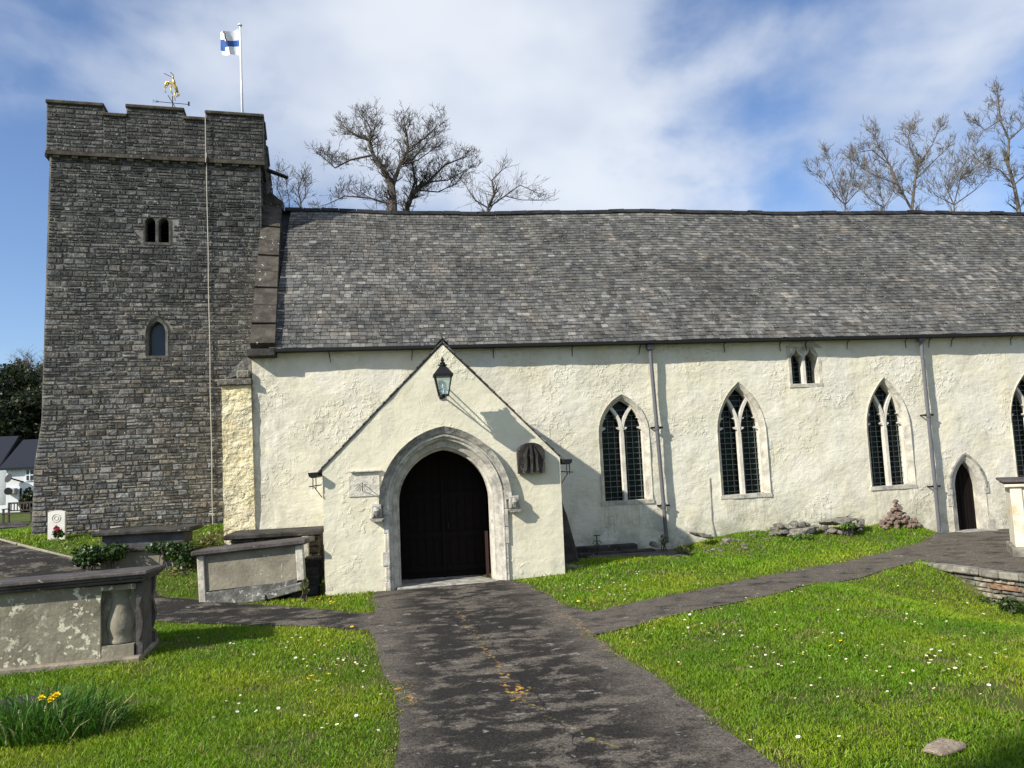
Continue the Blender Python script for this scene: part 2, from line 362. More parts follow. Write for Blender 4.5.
def asphalt():
    m = NT('worn_asphalt')
    n1 = m.noise(2.9, 8, .68, vscale=(.75, 1.15, 1), dist=.3)
    fine = m.noise(90, 2, .5)
    c = m.mix(m.noise(1.0, 3, .5), (.017, .016, .015), (.034, .0315, .028))
    n2 = m.noise(28, 5, .75, loc=(4, 4, 4)); nb = m.noise(.8, 3, .5, loc=(2, 6, 0))
    wear = m.math('MULTIPLY', m.ramp(m.math('ADD', m.math('ADD', n1, m.math('MULTIPLY', m.math('SUBTRACT', n2, .5), .30)), m.math('MULTIPLY', m.math('SUBTRACT', nb, .5), .35)), .475, .60), .88)
    px_, py_, pz_ = m.xyz(); eL = m.math('MULTIPLY', m.math('SUBTRACT', 1.0, m.ramp(px_, -.15, .40)), m.ramp(px_, -.65, -.35)); eR = m.ramp(px_, 1.55, 2.35)
    edge = m.math('MULTIPLY', m.math('MAXIMUM', eL, eR), m.ramp(m.math('ADD', n1, m.math('MULTIPLY', n2, .4)), .50, .72)); wear = m.math('MAXIMUM', wear, m.math('MULTIPLY', edge, .8))
    c = m.mix(wear, c, m.mix(m.noise(11, 4, .6), (.090, .078, .063), (.165, .147, .122)))
    li = m.ramp(m.noise(7.5, 3, .55, vscale=(.8, 1, 1), loc=(2, 8, 1)), .665, .69)
    c = m.mix(m.math('MULTIPLY', li, .6), c, (.26, .25, .23))
    grit = m.mix(m.ramp(m.noise(55, 3, .8), .3, .7), (.25, .25, .25), (1.8, 1.75, 1.7)); c = m.mix(.8, c, grit, 'MULTIPLY')
    # moss and orange lichen growing along cracks and worn edges, at fixed spots of the path
    x, y, z = m.xyz()
    def band(x0, y0, x1, y1, w):
        L = math.hypot(x1-x0, y1-y0); ux, uy = (x1-x0)/L, (y1-y0)/L
        dx = m.math('SUBTRACT', x, x0); dy = m.math('SUBTRACT', y, y0)
        wob = m.math('MULTIPLY', m.math('SUBTRACT', m.noise(3.5, 3, .6), .5), .35)
        s = m.math('ABSOLUTE', m.math('ADD', m.math('ADD', m.math('MULTIPLY', dx, -uy), m.math('MULTIPLY', dy, ux)), wob))
        t = m.math('ADD', m.math('MULTIPLY', dx, ux), m.math('MULTIPLY', dy, uy))
        a = m.math('SUBTRACT', 1.0, m.ramp(s, w*.4, w))
        b = m.math('MULTIPLY', m.ramp(t, -.1, .1), m.math('SUBTRACT', 1.0, m.ramp(t, L-.1, L+.1)))
        return m.math('MULTIPLY', a, b)
    g = m.noise(14, 5, .7, loc=(1, 1, 7))
    for args, th, colr in (((.85, 11.6, 1.05, 6.9, .05), .50, (.42, .24, .05)), ((1.05, 7.0, 1.5, 5.6, .03), .47, (.24, .20, .05)),
                     ((-.02, 7.9, .14, 7.1, .10), .50, (.50, .27, .05)), ((.05, 7.0, .2, 6.4, .07), .57, (.42, .25, .06)), ((1.0, 7.5, 1.12, 7.05, .10), .47, (.50, .28, .05)), ((2.2, 10.6, 2.3, 8.0, .10), .50, (.34, .22, .07))):
        k = m.math('MULTIPLY', m.math('MULTIPLY', band(*args), m.ramp(g, th+.03, th+.10)), m.ramp(n2, .38, .55)); c = m.mix(k, c, colr)
    crack = m.math('MULTIPLY', band(.9, 12.5, 1.3, 5.2, .012), .8); c = m.mix(crack, c, (.012, .012, .012))
    b = m.bump(fine, .008); b = m.bump(n2, .006, 1, b); b = m.bump(n1, .02, 1, b)
    return m.done(c, .95, b, .12)
ASPH = asphalt()
def soil():
    m = NT('lawn_soil')
    c = m.mix(m.ramp(m.noise(1.3, 5, .6), .4, .65), (.085, .11, .020), (.13, .14, .040))
    c = m.mix(m.ramp(m.noise(2.3, 6, .7, loc=(3, 3, 3)), .54, .66), c, (.16, .125, .055))
    c = m.mix(m.ramp(m.noise(45, 4, .7), .35, .7), c, (.03, .055, .008))
    return m.done(c, .95, m.bump(m.noise(40, 4, .7), .02), .1)
SOIL = soil()
def leafm(name, tr=.35, rough=.6):
    m = NT(name); c = m.mix(1, m.attr(), m.mix(m.noise(8, 2, .5), (.8, .8, .8), (1.2, 1.2, 1.2)), 'MULTIPLY')
    m.done(c, rough, None, .3)
    t = m.n('ShaderNodeBsdfTranslucent'); m.put(t.inputs['Color'], c); mx = m.n('ShaderNodeMixShader'); mx.inputs[0].default_value = tr
    m.t.links.new(m.b.outputs[0], mx.inputs[1]); m.t.links.new(t.outputs[0], mx.inputs[2]); m.t.links.new(mx.outputs[0], m.o.inputs['Surface'])
    return m.m
GRASSM = leafm('grass_blades', .3, .5)
LEAFM = leafm('leaves', .25, .4)
def attrmat(name, rough=.9):
    m = NT(name); c = m.mix(1, m.attr(), m.mix(m.noise(20, 3, .6), (.75, .75, .75), (1.25, 1.25, 1.25)), 'MULTIPLY'); return m.done(c, rough, None, .2)
BARK = stone_mat('bark', (.055, .045, .038), (.10, .085, .07), 4, .01, 12)
BARKL = stone_mat('pale_bark', (.085, .075, .06), (.15, .13, .105), 4, .01, 12)

# ---------------------------------------------------------------- ground
def build_ground():
    def grid(xs, ys):
        X, Y = np.meshgrid(xs, ys); Z = height(X, Y)
        V = np.stack([X.ravel(), Y.ravel(), Z.ravel()], 1); nx, ny = len(xs), len(ys)
        i = np.arange((ny-1)*(nx-1)); r = i//(nx-1); q = i % (nx-1); a = r*nx+q
        return V, np.stack([a, a+1, a+1+nx, a+nx], 1)
    def axis(lo, hi, step, far_lo, far_hi):
        mid = np.arange(lo, hi+1e-6, step); a = []; x = lo; s = step
        while x > far_lo: s *= 1.35; x -= s; a.append(max(x, far_lo))
        b = []; x = mid[-1]; s = step
        while x < far_hi: s *= 1.35; x += s; b.append(min(x, far_hi))
        return np.array(a[::-1] + list(mid) + b)
    V, F = grid(axis(-14, 16, .2, -900, 900), axis(1, 24, .2, -900, 900))
    g = numesh('ground', V, F, SOIL, smooth=True); tag(g, kind='structure')
build_ground()

def densify(poly, step=.25, wob=0.0, seed=0, closed=True):
    rng = random.Random(seed); outp = []
    n = len(poly)
    for i in range(n if closed else n-1):
        a = Vector(poly[i][:2]); b = Vector(poly[(i+1) % n][:2]); k = max(1, int((b-a).length/step))
        nn = Vector((-(b-a).y, (b-a).x)).normalized()
        for j in range(k):
            p = a.lerp(b, j/k) + nn*(rng.uniform(-wob, wob) if j else 0)
            outp.append((p.x, p.y))
    return outp
def sheet(name, poly, mat, lift, step=.25, wob=.03, seed=0, parent=None):
    pts = densify(poly, step, wob, seed)
    xs = [p[0] for p in pts]; ys = [p[1] for p in pts]; vs = [Vector(p) for p in pts]; n = len(vs)
    P = np.array(pts)
    gx, gy = np.meshgrid(np.arange(min(xs), max(xs), step), np.arange(min(ys), max(ys), step)); g = np.stack([gx.ravel(), gy.ravel()], 1)
    g = g[inpoly(g, P)]
    vs += [Vector((a, b)) for a, b in g]
    r = geometry.delaunay_2d_cdt(vs, [(i, (i+1) % n) for i in range(n)], [], 0, 1e-5)
    cen = np.array([sum((r[0][i] for i in f), Vector((0, 0)))/len(f) for f in r[2]]) if r[2] else np.zeros((0, 2))
    ok = inpoly(cen, P)
    F = np.array([f for f, k in zip(r[2], ok) if k]); C = np.array([tuple(p) for p in r[0]])
    V = np.column_stack([C, height(C[:, 0], C[:, 1], np.where(C[:, 0] > 8.7, 0.0, 1.0))+lift])
    # consistent upward winding
    a = V[F[:, 1]]-V[F[:, 0]]; b = V[F[:, 2]]-V[F[:, 0]]; flip = (a[:, 0]*b[:, 1]-a[:, 1]*b[:, 0]) < 0
    F[flip] = F[flip][:, ::-1]
    return numesh(name, V, F, mat, smooth=True, parent=parent)
def inpoly(pts, poly):
    x, y = pts[:, 0], pts[:, 1]; inside = np.zeros(len(pts), bool); n = len(poly); j = n-1
    for i in range(n):
        xi, yi = poly[i][0], poly[i][1]; xj, yj = poly[j][0], poly[j][1]
        c = ((yi > y) != (yj > y)) & (x < (xj-xi)*(y-yi)/(yj-yi+1e-12)+xi); inside ^= c; j = i
    return inside

PATH_MAIN = [(-.1, -4), (2.5, -4), (2.45, 5), (2.38, 7.4), (2.24, 9.1), (4.3, 10.2), (7.5, 12.0), (9.15, 12.75), (9.62, 10.6), (10.2, 6.5), (22, 6.5), (22, 16.15), (12.2, 16.15), (11.2, 15.1), (9.4, 14.0), (8.3, 13.4), (4.5, 11.45), (2.6, 10.45), (2.32, 11.3), (2.2, 12.9), (1.9, 13.5), (-.3, 13.5), (-.36, 12.7), (-.3, 11.6)]
LP_FAR = [atg(*p) for p in ((366, 614), (270, 606), (165, 598), (130, 573), (62, 556), (0, 540), (-70, 524))]
LP_NEAR = [atg(*p) for p in ((-70, 560), (0, 578), (60, 600), (120, 618), (170, 623), (270, 626), (368, 631))]
PATH_MAIN += [(LP_FAR[0].x, LP_FAR[0].y)] + [(p.x, p.y) for p in LP_FAR[1:]] + [(p.x, p.y) for p in LP_NEAR] + [(-.24, 9.3), (-.02, 7.3), (-.04, 5.7)]
PATH_MAIN = densify(PATH_MAIN, .35, .035, 3)
tag(sheet('path', PATH_MAIN, ASPH, .011, .3, 0, 3), kind='structure')
LP_W = [(-13.5, 24.5), (-12, 23.3), (-14, 34), (-17, 42), (-30, 52), (-30, 50), (-19, 40.5), (-16, 33)]
tag(sheet('far_path', [atg(-20, 531)[:2], atg(26, 527)[:2], atg(30, 522)[:2], atg(-20, 524)[:2]], ASPH, .03, 1.0, 0, 5), kind='structure')

# ---------------------------------------------------------------- wall panels
def panel(outline, holes, spacing, disp, y, seed=0, T=None, reveal=.25):
    """a wall sheet in XZ at depth y with holes; returns MB incl. reveals"""
    rng = random.Random(seed); vs = []; ed = []
    def loop(L, sp):
        n0 = len(vs); pts = densify(L, sp)
        for p in pts: vs.append(Vector(p))
        k = len(pts)
        for i in range(k): ed.append((n0+i, n0+(i+1) % k))
        return pts
    ol = loop(outline, spacing); hl = [loop(h, .08) for h in holes]
    xs = [p[0] for p in ol]; zs = [p[1] for p in ol]
    gx, gz = np.meshgrid(np.arange(min(xs), max(xs), spacing), np.arange(min(zs), max(zs), spacing)); g = np.stack([gx.ravel(), gz.ravel()], 1)
    g = g + np.array([[rng.uniform(-.2, .2)*spacing, rng.uniform(-.2, .2)*spacing] for _ in g])
    ok = inpoly(g, ol)
    for h in holes: ok &= ~inpoly(g, h)
    vs += [Vector(p) for p in g[ok]]
    r = geometry.delaunay_2d_cdt(vs, ed, [], 0, 1e-5)
    cen = np.array([tuple(sum((r[0][i] for i in f), Vector((0, 0)))/len(f)) for f in r[2]])
    k = inpoly(cen, ol)
    for h in hl: k &= ~inpoly(cen, h)
    mb = MB()
    V = [(p.x, y + disp(p.x, p.y), p.y) for p in r[0]]
    mb.add(V, [f for f, q in zip(r[2], k) if q])
    for h in hl:
        n = len(h); v = [(x, y + disp(x, z), z) for x, z in h] + [(x, y+reveal, z) for x, z in h]
        mb.add(v, [(i, (i+1) % n, (i+1) % n+n, i+n) for i in range(n)])
    return mb
def arch(cx, w, z0, zs, zt, n=10):
    """pointed arch outline, from bottom right up and over to bottom left"""
    a = w/2; r = zt-zs; P = [(cx+a, z0)]
    if r < a*1.001: r = a*1.001
    Rr = (a*a+r*r)/(2*a); th = math.atan2(r, Rr-a) if Rr > a else math.pi/2
    for i in range(n+1):
        t = th*i/n; P.append((cx+a-Rr+Rr*math.cos(t), zs+Rr*math.sin(t)))
    L = [(2*cx-x, z) for x, z in reversed(P[:-1])]
    return P+L
from mathutils import noise as mn
def undul(s, amp):
    def f(x, z): return amp*(mn.noise(Vector((x*.9+s, z*.9, s))) + .5*mn.noise(Vector((x*2.7, z*2.7+s, s)))) + .45*amp*mn.noise(Vector((x*6, z*6, s+3)))
    return f

def masonry(mb, o, u, v, n, ext, H, ch=(.06, .13), cl=(.12, .45), dep=(0, .03), skip=None, colf=None, rng=None, gap=.010, split=0):
    z = 0.0
    while z < H-.02:
        h = min(rng.uniform(*ch), H-z); u0, u1 = ext(z+h/2); x = u0
        while x < u1-.02:
            l = rng.uniform(*cl)*(1.3 if rng.random() < .15 else 1)
            if u1-(x+l) < .08: l = u1-x
            cu, cz = x+l/2, z+h/2
            if not (skip and skip(x, x+l, z, z+h)):
                parts = [(x, l, z, h)]
                if split and h > .10 and rng.random() < split: q = h*rng.uniform(.4, .6); l2 = l*rng.uniform(.35, .65); parts = [(x, l, z, q)] + ([(x, l2, z+q, h-q), (x+l2, l-l2, z+q, h-q)] if rng.random() < .4 else [(x, l, z+q, h-q)])
                for (xx, ll, zz, hh) in parts:
                    d = rng.uniform(*dep); c = colf(cu, cz, rng); g = gap; b = min(.016, hh*.25)
                    j = lambda s=(.009 if split else .006): rng.uniform(-s, s)
                    P = []
                    for (a, e) in ((xx+g/2, zz+g/2), (xx+ll-g/2, zz+g/2), (xx+ll-g/2, zz+hh-g/2), (xx+g/2, zz+hh-g/2)):
                        P.append(o+u*(a+j())+v*(e+j())-n*.01)
                    for (a, e) in ((xx+g/2+b, zz+g/2+b), (xx+ll-g/2-b, zz+g/2+b), (xx+ll-g/2-b, zz+hh-g/2-b), (xx+g/2+b, zz+hh-g/2-b)):
                        P.append(o+u*(a+j())+v*(e+j())+n*(d+.012+j(.006)))
                    mb.add(P, [(4,5,6,7),(0,1,5,4),(1,2,6,5),(2,3,7,6),(3,0,4,7)], c)
            x += l
        z += h

# ================================================================ CHURCH
church = thing('church', 'whitewashed medieval church with slate roof, grey rubble tower and gabled porch', 'church', (0.9, 16.2, 0))
NY = 16.2; EZ = 4.5
WINS = [(4.94, .95, 1.12, 2.55, 3.30), (7.62, .97, 1.12, 2.45, 3.49), (11.15, .92, 1.13, 2.42, 3.49), (14.86, .98, 1.13, 2.5, 3.55)]
SMALL = (9.24, .66, 3.5, 4.32)
PD = (13.0, .58, -.02, 1.0, 1.60)
holes = []
for cx, w, z0, zs, zt in WINS: holes.append(arch(cx, w+.16, z0-.06, zs, zt+.10))
holes.append([(SMALL[0]+.36, 3.46), (SMALL[0]+.36, 4.1), (SMALL[0]+.2, 4.38), (SMALL[0]-.2, 4.38), (SMALL[0]-.36, 4.1), (SMALL[0]-.36, 3.46)])
holes.append(arch(PD[0], PD[1]+.2, -.1, PD[3], PD[4]+.08))
nw = panel([(-2.7, -.4), (20.5, -.4), (20.5, EZ+.1), (-2.72, EZ+.1)], holes, .14, undul(1, .030), NY, 1, reveal=.5)
# west, east and north walls
nw.add([(-2.7,16.2,-.4),(-2.72,16.2,4.6),(-2.8,24,4.6),(-2.8,24,-.4),(-2.8,20.05,8.6)], [(0,1,4,2,3)])
nw.add([(20.5,16.2,-.4),(20.5,16.2,4.6),(20.5,24,4.6),(20.5,24,-.4),(20.5,20.05,8.6)], [(0,3,2,4,1)])
nw.add([(-2.8,24,-.4),(20.5,24,-.4),(20.5,24,4.6),(-2.8,24,4.6)], [(0,1,2,3)])
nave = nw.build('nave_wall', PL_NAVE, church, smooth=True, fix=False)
mp = MB()
mp.box((-2.6, 16.75, -.3), (20.4, 16.8, 4.5)); mp.build('inner_wall', plain('dark_interior', (.02, .02, .02), .9), church)

# nave windows
def window(cx, w, z0, zs, zt, label=None):
    a = w/2; op = arch(cx, w, z0, zs, zt, 12); ou = arch(cx, w+.17, z0, zs, zt+.095, 12)
    rng = random.Random(int(cx*10)); 
    f = MB(); f.ring(op, ou, NY-.026, NY+.34, NY+.05)
    f.box((cx-a-.11, NY-.022, z0-.08), (cx+a+.11, NY+.34, z0+.001))
    # irregular toothed blocks beside the jambs
    for s in (-1, 1):
        z = z0
        while z < zs+.2:
            h = rng.uniform(.18, .34); e = 0
            if e > 0: 
                x0, x1 = sorted((cx+s*(a+.07), cx+s*(a+.10+e))); f.cbox((x0, NY-.020, z+.008), (x1, NY+.1, z+h-.008), .008)
            z += h
    fr = f.build('window', SURR, church)
    if label: fr['label'] = label
    t = MB(); y0, y1 = NY+.10, NY+.22; mw = .075
    t.strip([(cx, z0), (cx, zs+.02)], mw, y0, y1)
    r = zt-zs; Rr = (a*a+r*r)/(2*a)
    thm = math.acos(max(-1, min(1, (Rr-a/2)/Rr)))
    for s in (-1, 1):
        P = [(cx+s*(Rr-Rr*math.cos(thm*i/8)), zs+Rr*math.sin(thm*i/8)) for i in range(9)]
        t.strip(P, mw*.85, y0+.003*(s+2), y1-.003*(s+2))
        # cusps of the two lights: short hooked points from both sides
        lc = cx+s*a/2
        for q in (-1, 1):
            bx = lc+q*(a/2-.02)
            t.prism([(bx, zs+.06), (lc+q*(a*.27), zs+.11), (lc+q*a*.25, zs+.135), (bx-q*.01, zs+.16)][::1], y0+.02, y1-.02)
            t.prism([(bx, zs+.20), (lc+q*(a*.32), zs+.31), (lc+q*a*.20, zs+.34), (bx-q*.03, zs+.38)], y0+.024, y1-.024)
    # frame inside the arch
    inn = arch(cx, w-.045, z0+.02, zs, zt-.03, 12); oo = arch(cx, w+.02, z0, zs, zt+.01, 12)
    t.ring(inn, oo, y0+.01, y1)
    t.build('tracery', LIMEW, fr)
    g = MB(); g.box((cx-a-.02, NY+.30, z0-.02), (cx+a+.02, NY+.31, zt+.02)); g.build('glass', GLASS, fr)
    b = MB(); x = cx-a
    k = 0
    step = (a-.05)/3.0
    for s in (-1, 1):
        for k in range(1, 4): 
            xx = cx+s*(.03+step*k-.04); b.box((xx-.006, NY+.270, z0), (xx+.006, NY+.280, zt-abs(xx-cx)/a*r*.8))
    z = z0+.06
    while z < zt-.15:
        hw = a-.02 if z < zs else math.sqrt(max(0, Rr*Rr-(z-zs)**2))-Rr+a-.02
        if hw > .05: b.box((cx-hw, NY+.262, z-.006), (cx+hw, NY+.272, z+.006))
        z += .118
    b.build('grille', GRILLE, fr)
for w_ in WINS: window(*w_)

# small square-headed two-light window under the eaves
def small_window():
    cx, w, z0, zt = SMALL; f = MB(); a = w/2
    for (x0, x1, q0, q1) in ((cx-a-.07, cx-a+.01, z0-.02, zt), (cx+a-.01, cx+a+.08, z0-.02, zt-.02), (cx-a-.08, cx+a+.09, z0-.09, z0)):
        f.cbox((x0, NY-.018, q0), (x1, NY+.3, q1), .01)
    # head stone with two ogee cut-outs, one either side of the mullion
    for s in (-1, 1):
        l0, l1 = (cx-a+.03, cx-.03) if s < 0 else (cx+.03, cx+a-.03); m_ = (l0+l1)/2
        f.prism([(l0-.001, zt-.28), (l0+.01, zt-.20), (m_-.04, zt-.12), (m_, zt-.02), (m_, zt+.06), (l0-.03, zt+.02)], NY+.02, NY+.3)
        f.prism([(l1+.001, zt-.28), (l1+.03, zt+.02), (m_, zt+.06), (m_, zt-.02), (m_+.04, zt-.12), (l1-.01, zt-.20)], NY+.023, NY+.3)
    f.prism([(cx-a-.1, zt), (cx-a+.1, zt+.12), (cx+a-.1, zt+.13), (cx+a+.12, zt-.02)], NY-.025, NY+.3)
    fr = f.build('window', SURR, church); fr['label'] = 'small two-light window high under the eaves'
    MB().box((cx-.035, NY+.03, z0), (cx+.035, NY+.2, zt)).build('mullion', LIMEW, fr)
    MB().box((cx-a, NY+.30, z0-.05), (cx+a, NY+.31, zt+.1)).build('glass', GLASS, fr)
    b = MB()
    for x in (-.2, -.13, .13, .2, .26, -.26): b.box((cx+x-.005, NY+.27, z0), (cx+x+.005, NY+.28, zt-.05))
    for k in range(6): b.box((cx-a, NY+.262, z0+.07+k*.11), (cx+a, NY+.272, z0+.08+k*.11))
    b.build('grille', GRILLE, fr)
small_window()

# priest's door
def priest_door():
    cx, w, z0, zs, zt = PD; f = MB()
    op = arch(cx, w, z0-.1, zs, zt, 10)
    f.ring(op, arch(cx, w+.30, z0-.1, zs, zt+.14, 10), NY-.02, NY+.45, NY+.04)
    rng = random.Random(4); z = z0
    while z < zs+.1:
        h = rng.uniform(.25, .4)
        for s in (-1, 1):
            e = rng.choice((0, .04, .10, .16))
            if e: x0, x1 = sorted((cx+s*(w/2+.11), cx+s*(w/2+.15+e))); f.cbox((x0, NY-.016, z+.005), (x1, NY+.1, z+h-.005), .006)
        z += h
    fr = f.build('doorway', SURR, church); fr['label'] = "small pointed priest's doorway near the right downpipe"
    h_ = MB(); h_.ring(arch(cx, w+.30, zs-.1, zs, zt+.14, 10)[1:-1], arch(cx, w+.38, zs-.1, zs, zt+.19, 10)[1:-1], NY-.035, NY+.02); h_.build('hood_mould', LIMED, fr)
    d = MB(); d.prism(arch(cx, w+.04, z0, zs, zt+.02, 10), NY+.20, NY+.25)
    dd = d.build('door', WOODD, fr)
    s = MB(); s.cbox((cx-.42, NY-.28, -.1), (cx+.46, NY+.35, .035), .015); s.build('step', LIMED, fr)
    b = MB()
    for k in range(1, 5): b.box((cx-w/2+k*w/5-.004, NY+.185, z0), (cx-w/2+k*w/5+.004, NY+.198, zt-.15))
    b.build('board_strip', WOODD, dd)
priest_door()

# nave roof
ROOF_Y0, ROOF_Z0, ROOF_Y1, ROOF_Z1 = 15.98, 4.52, 20.05, 8.72
def sag(x): return -.05*math.sin(max(0, min(1, (x+2.5)/9))*math.pi) - .02*math.sin(x*.7) - .008*math.sin(x*2.3+1)
def slates(mb, x0, x1, p0, p1, rng, exp=.128, wr=(.09, .20), sagf=None, tone=None):
    """p0 = (y,z) at eave, p1 = (y,z) at ridge"""
    dy, dz = p1[0]-p0[0], p1[1]-p0[1]; L = math.hypot(dy, dz); uy, uz = dy/L, dz/L; ny, nz = -uz, uy
    if ny*0+nz < 0: ny, nz = -ny, -nz
    n = int(L/exp); exp = L/n
    for k in range(n):
        s0 = k*exp; x = x0-rng.uniform(0, .1) if False else x0
        wob = rng.uniform(-.006, .006)
        while x < x1-.01:
            w = min(rng.uniform(*wr), x1-x)
            if x1-(x+w) < .06: w = x1-x
            c = tone(x+w/2, s0/L, rng); lift = .010+rng.uniform(0, .012); sl = s0-rng.uniform(0, .022)+wob; top = s0+exp*1.25
            if s0+exp*1.25 > L: top = L
            g = .004; P = []
            for (xx, ss, hh) in ((x+g, sl, lift+rng.uniform(0, .004)), (x+w-g, sl+rng.uniform(-.008, .008), lift+rng.uniform(0, .004)), (x+w-g, top, .001), (x+g, top, .001)):
                sg = sagf(xx)*(.35+.65*ss/L) if sagf else 0
                P.append((xx, p0[0]+uy*ss+ny*hh, p0[1]+uz*ss+nz*hh+sg))
            for (xx, ss) in ((x+g, sl), (x+w-g, sl)):
                sg = sagf(xx)*(.35+.65*ss/L) if sagf else 0
                P.append((xx, p0[0]+uy*ss-ny*.004, p0[1]+uz*ss-nz*.004+sg))
            mb.add(P, [(0, 1, 2, 3), (4, 5, 1, 0), (4, 0, 3), (5, 2, 1)], c)
            x += w
def tone_nave(x, t, rng):
    n = mn.noise(Vector((x*.45, t*3.5, 2))); n2 = mn.noise(Vector((x*1.6+t*3, t*9, 7)))
    b = rng.uniform(.062, .125)*(1+.30*n2+.25*n)
    if rng.random() < .16+.35*max(0, n+.15): b *= rng.uniform(1.25, 1.75)
    w = rng.uniform(-.03, .05)+max(0, n2)*.10
    return (b*(1+w), b, b*(.99-w), 1)
sm = MB(); rng = random.Random(11)
slates(sm, -2.35, 20.7, (ROOF_Y0, ROOF_Z0), (ROOF_Y1, ROOF_Z1), rng, sagf=sag, tone=tone_nave)
# boarding below the slates, and the north slope
sm.add([(-2.7, ROOF_Y0+.02, ROOF_Z0-.035), (20.7, ROOF_Y0+.02, ROOF_Z0-.035), (20.7, ROOF_Y1, ROOF_Z1-.12), (-2.9, ROOF_Y1, ROOF_Z1-.12)], [(0, 1, 2, 3)], (.03, .03, .03, 1))
sm.add([(-2.9, ROOF_Y1, ROOF_Z1-.02), (20.7, ROOF_Y1, ROOF_Z1-.02), (20.7, 24.2, 4.4), (-2.9, 24.2, 4.4)], [(0, 1, 2, 3)], (.07, .07, .07, 1))
roof = sm.build('nave_roof', SLATE, church, fix=False)
rm = MB(); x = -2.5
while x < 20.7:
    l = .45; s0, s1 = sag(x), sag(x+l); hh = random.Random(int(x*7)).uniform(0, .03)
    for sy in (-1, 1):
        rm.add([(x+.006, ROOF_Y1, ROOF_Z1+.045+s0+hh), (x+l-.006, ROOF_Y1, ROOF_Z1+.045+s1+hh), (x+l-.006, ROOF_Y1+sy*.13, ROOF_Z1-.075+s1+hh), (x+.006, ROOF_Y1+sy*.13, ROOF_Z1-.075+s0+hh),
                (x+.006, ROOF_Y1, ROOF_Z1+.03+s0+hh), (x+l-.006, ROOF_Y1, ROOF_Z1+.03+s1+hh), (x+l-.006, ROOF_Y1+sy*.13, ROOF_Z1-.09+s1+hh), (x+.006, ROOF_Y1+sy*.13, ROOF_Z1-.09+s0+hh)],
               [(0,1,2,3),(3,2,6,7),(0,3,7,4),(1,5,6,2)])
    x += l
rm.build('ridge_tiles', RIDGE, roof)
# eaves gutter: dark fascia line
gm = MB(); gm.box((-2.7, 15.93, 4.455), (20.7, 16.01, 4.515)); gm.box((-2.7, 16.01, 4.46), (20.7, 16.21, 4.50))
gut = gm.build('gutter', IRON, roof)
bx = MB(); 
for px_ in (329, 412, 493, 572, 640, 724, 780, 806, 848, 906, 930, 953, 1012):
    p = at(px_, 350, NY-.06); lean = .03*math.sin(px_)
    bx = MB(); bx.tube([(p.x, NY-.16, 4.46), (p.x+.005, NY-.05, 4.40), (p.x+lean, NY-.03, 4.24)], [.011, .011, .007], 5); bx.build('gutter_hook', IRON, gut)

# west gable coping
cp = MB(); N_ = 9
def cpt(t): return Vector((-2.70-.33*t, 15.93+(20.03-15.93)*t, 4.58+(8.93-4.58)*t))
def cpr(t): return Vector((-2.22-.36*t, 15.93+(20.03-15.93)*t, 4.58+(8.88-4.58)*t))
nn_ = Vector((0, -.72, .69))
for i in range(N_):
    a, b = i/N_+.004, (i+1)/N_-.004
    P = [cpt(a), cpr(a), cpr(b), cpt(b)]; 
    hh = .02*(i % 2)+.01
    vs = [p-nn_*.16 for p in P] + [p+nn_*(.04+hh) for p in P]
    cp.add(vs, [(0,3,2,1),(4,5,6,7),(0,1,5,4),(1,2,6,5),(2,3,7,6),(3,0,4,7)])
for i in range(N_):
    a, b = i/N_+.002, (i+1)/N_-.002
    m = lambda p: Vector((p.x, 2*20.03-p.y, p.z)); P = [m(cpt(a)), m(cpr(a)), m(cpr(b)), m(cpt(b))]; n2 = Vector((0, .72, .69))
    vs = [p-n2*.16 for p in P] + [p+n2*.05 for p in P]
    cp.add(vs, [(0,3,2,1),(4,5,6,7),(0,1,5,4),(1,2,6,5),(2,3,7,6),(3,0,4,7)])
cop = cp.build('gable_coping', COPING, church)
ap = MB(); ap.prism([(-3.08, 8.72), (-2.55, 8.70), (-2.52, 8.86), (-2.82, 9.12), (-3.07, 8.88)], 19.83, 20.2); ap.tube([(-2.8, 20, 9.0), (-2.8, 20, 9.28)], [.03, .015], 6)
ap.build('apex_stone', COPING, cop)
kn = MB(); kn.cbox((-2.78, 15.92, 4.36), (-2.22, 16.3, 4.52), .02); kn.build('kneeler', DARKSLAB, cop)

# buttress at the south-west corner
bm_ = panel([(-3.27, .2), (-2.67, .2), (-2.73, 3.86), (-3.30, 3.84)], [], .11, undul(7, .03), 16.15, 3)
bm_.add([(-3.27, 16.15, .2), (-3.30, 16.15, 3.84), (-3.3, 19.4, 3.84), (-3.27, 19.4, .2)], [(0, 1, 2, 3)])
bm_.add([(-2.67, 16.15, .2), (-2.67, 16.4, .2), (-2.73, 16.4, 3.86), (-2.73, 16.15, 3.86)], [(0, 1, 2, 3)])
but = bm_.build('buttress', PL_BUT, church, smooth=False, fix=False)
bs = MB(); rng = random.Random(5)
def col_dark(u, z, r):
    b = r.uniform(.09, .2); return (b*1.05, b, b*.9, 1)
bs.cbox((-3.36, 16.08, 3.82), (-2.70, 19.0, 3.95), .02, col=(.13, .12, .10, 1))
bs.cbox((-3.00, 16.10, 3.95), (-2.74, 19.0, 4.12), .03, col=(.17, .16, .13, 1))
bs.add([(-3.32, 16.3, 3.95), (-2.75, 16.3, 4.12), (-2.75, 19.2, 5.0), (-3.3, 19.2, 4.5)], [(0, 1, 2, 3)], (.12, .12, .115, 1))
bs.prism([(-3.3, 3.94), (-2.76, 3.94), (-2.76, 4.40), (-2.9, 4.40)], 16.35, 18.9, (.14, .135, .125, 1))
bs.build('buttress_cap', RUBBLE, but)

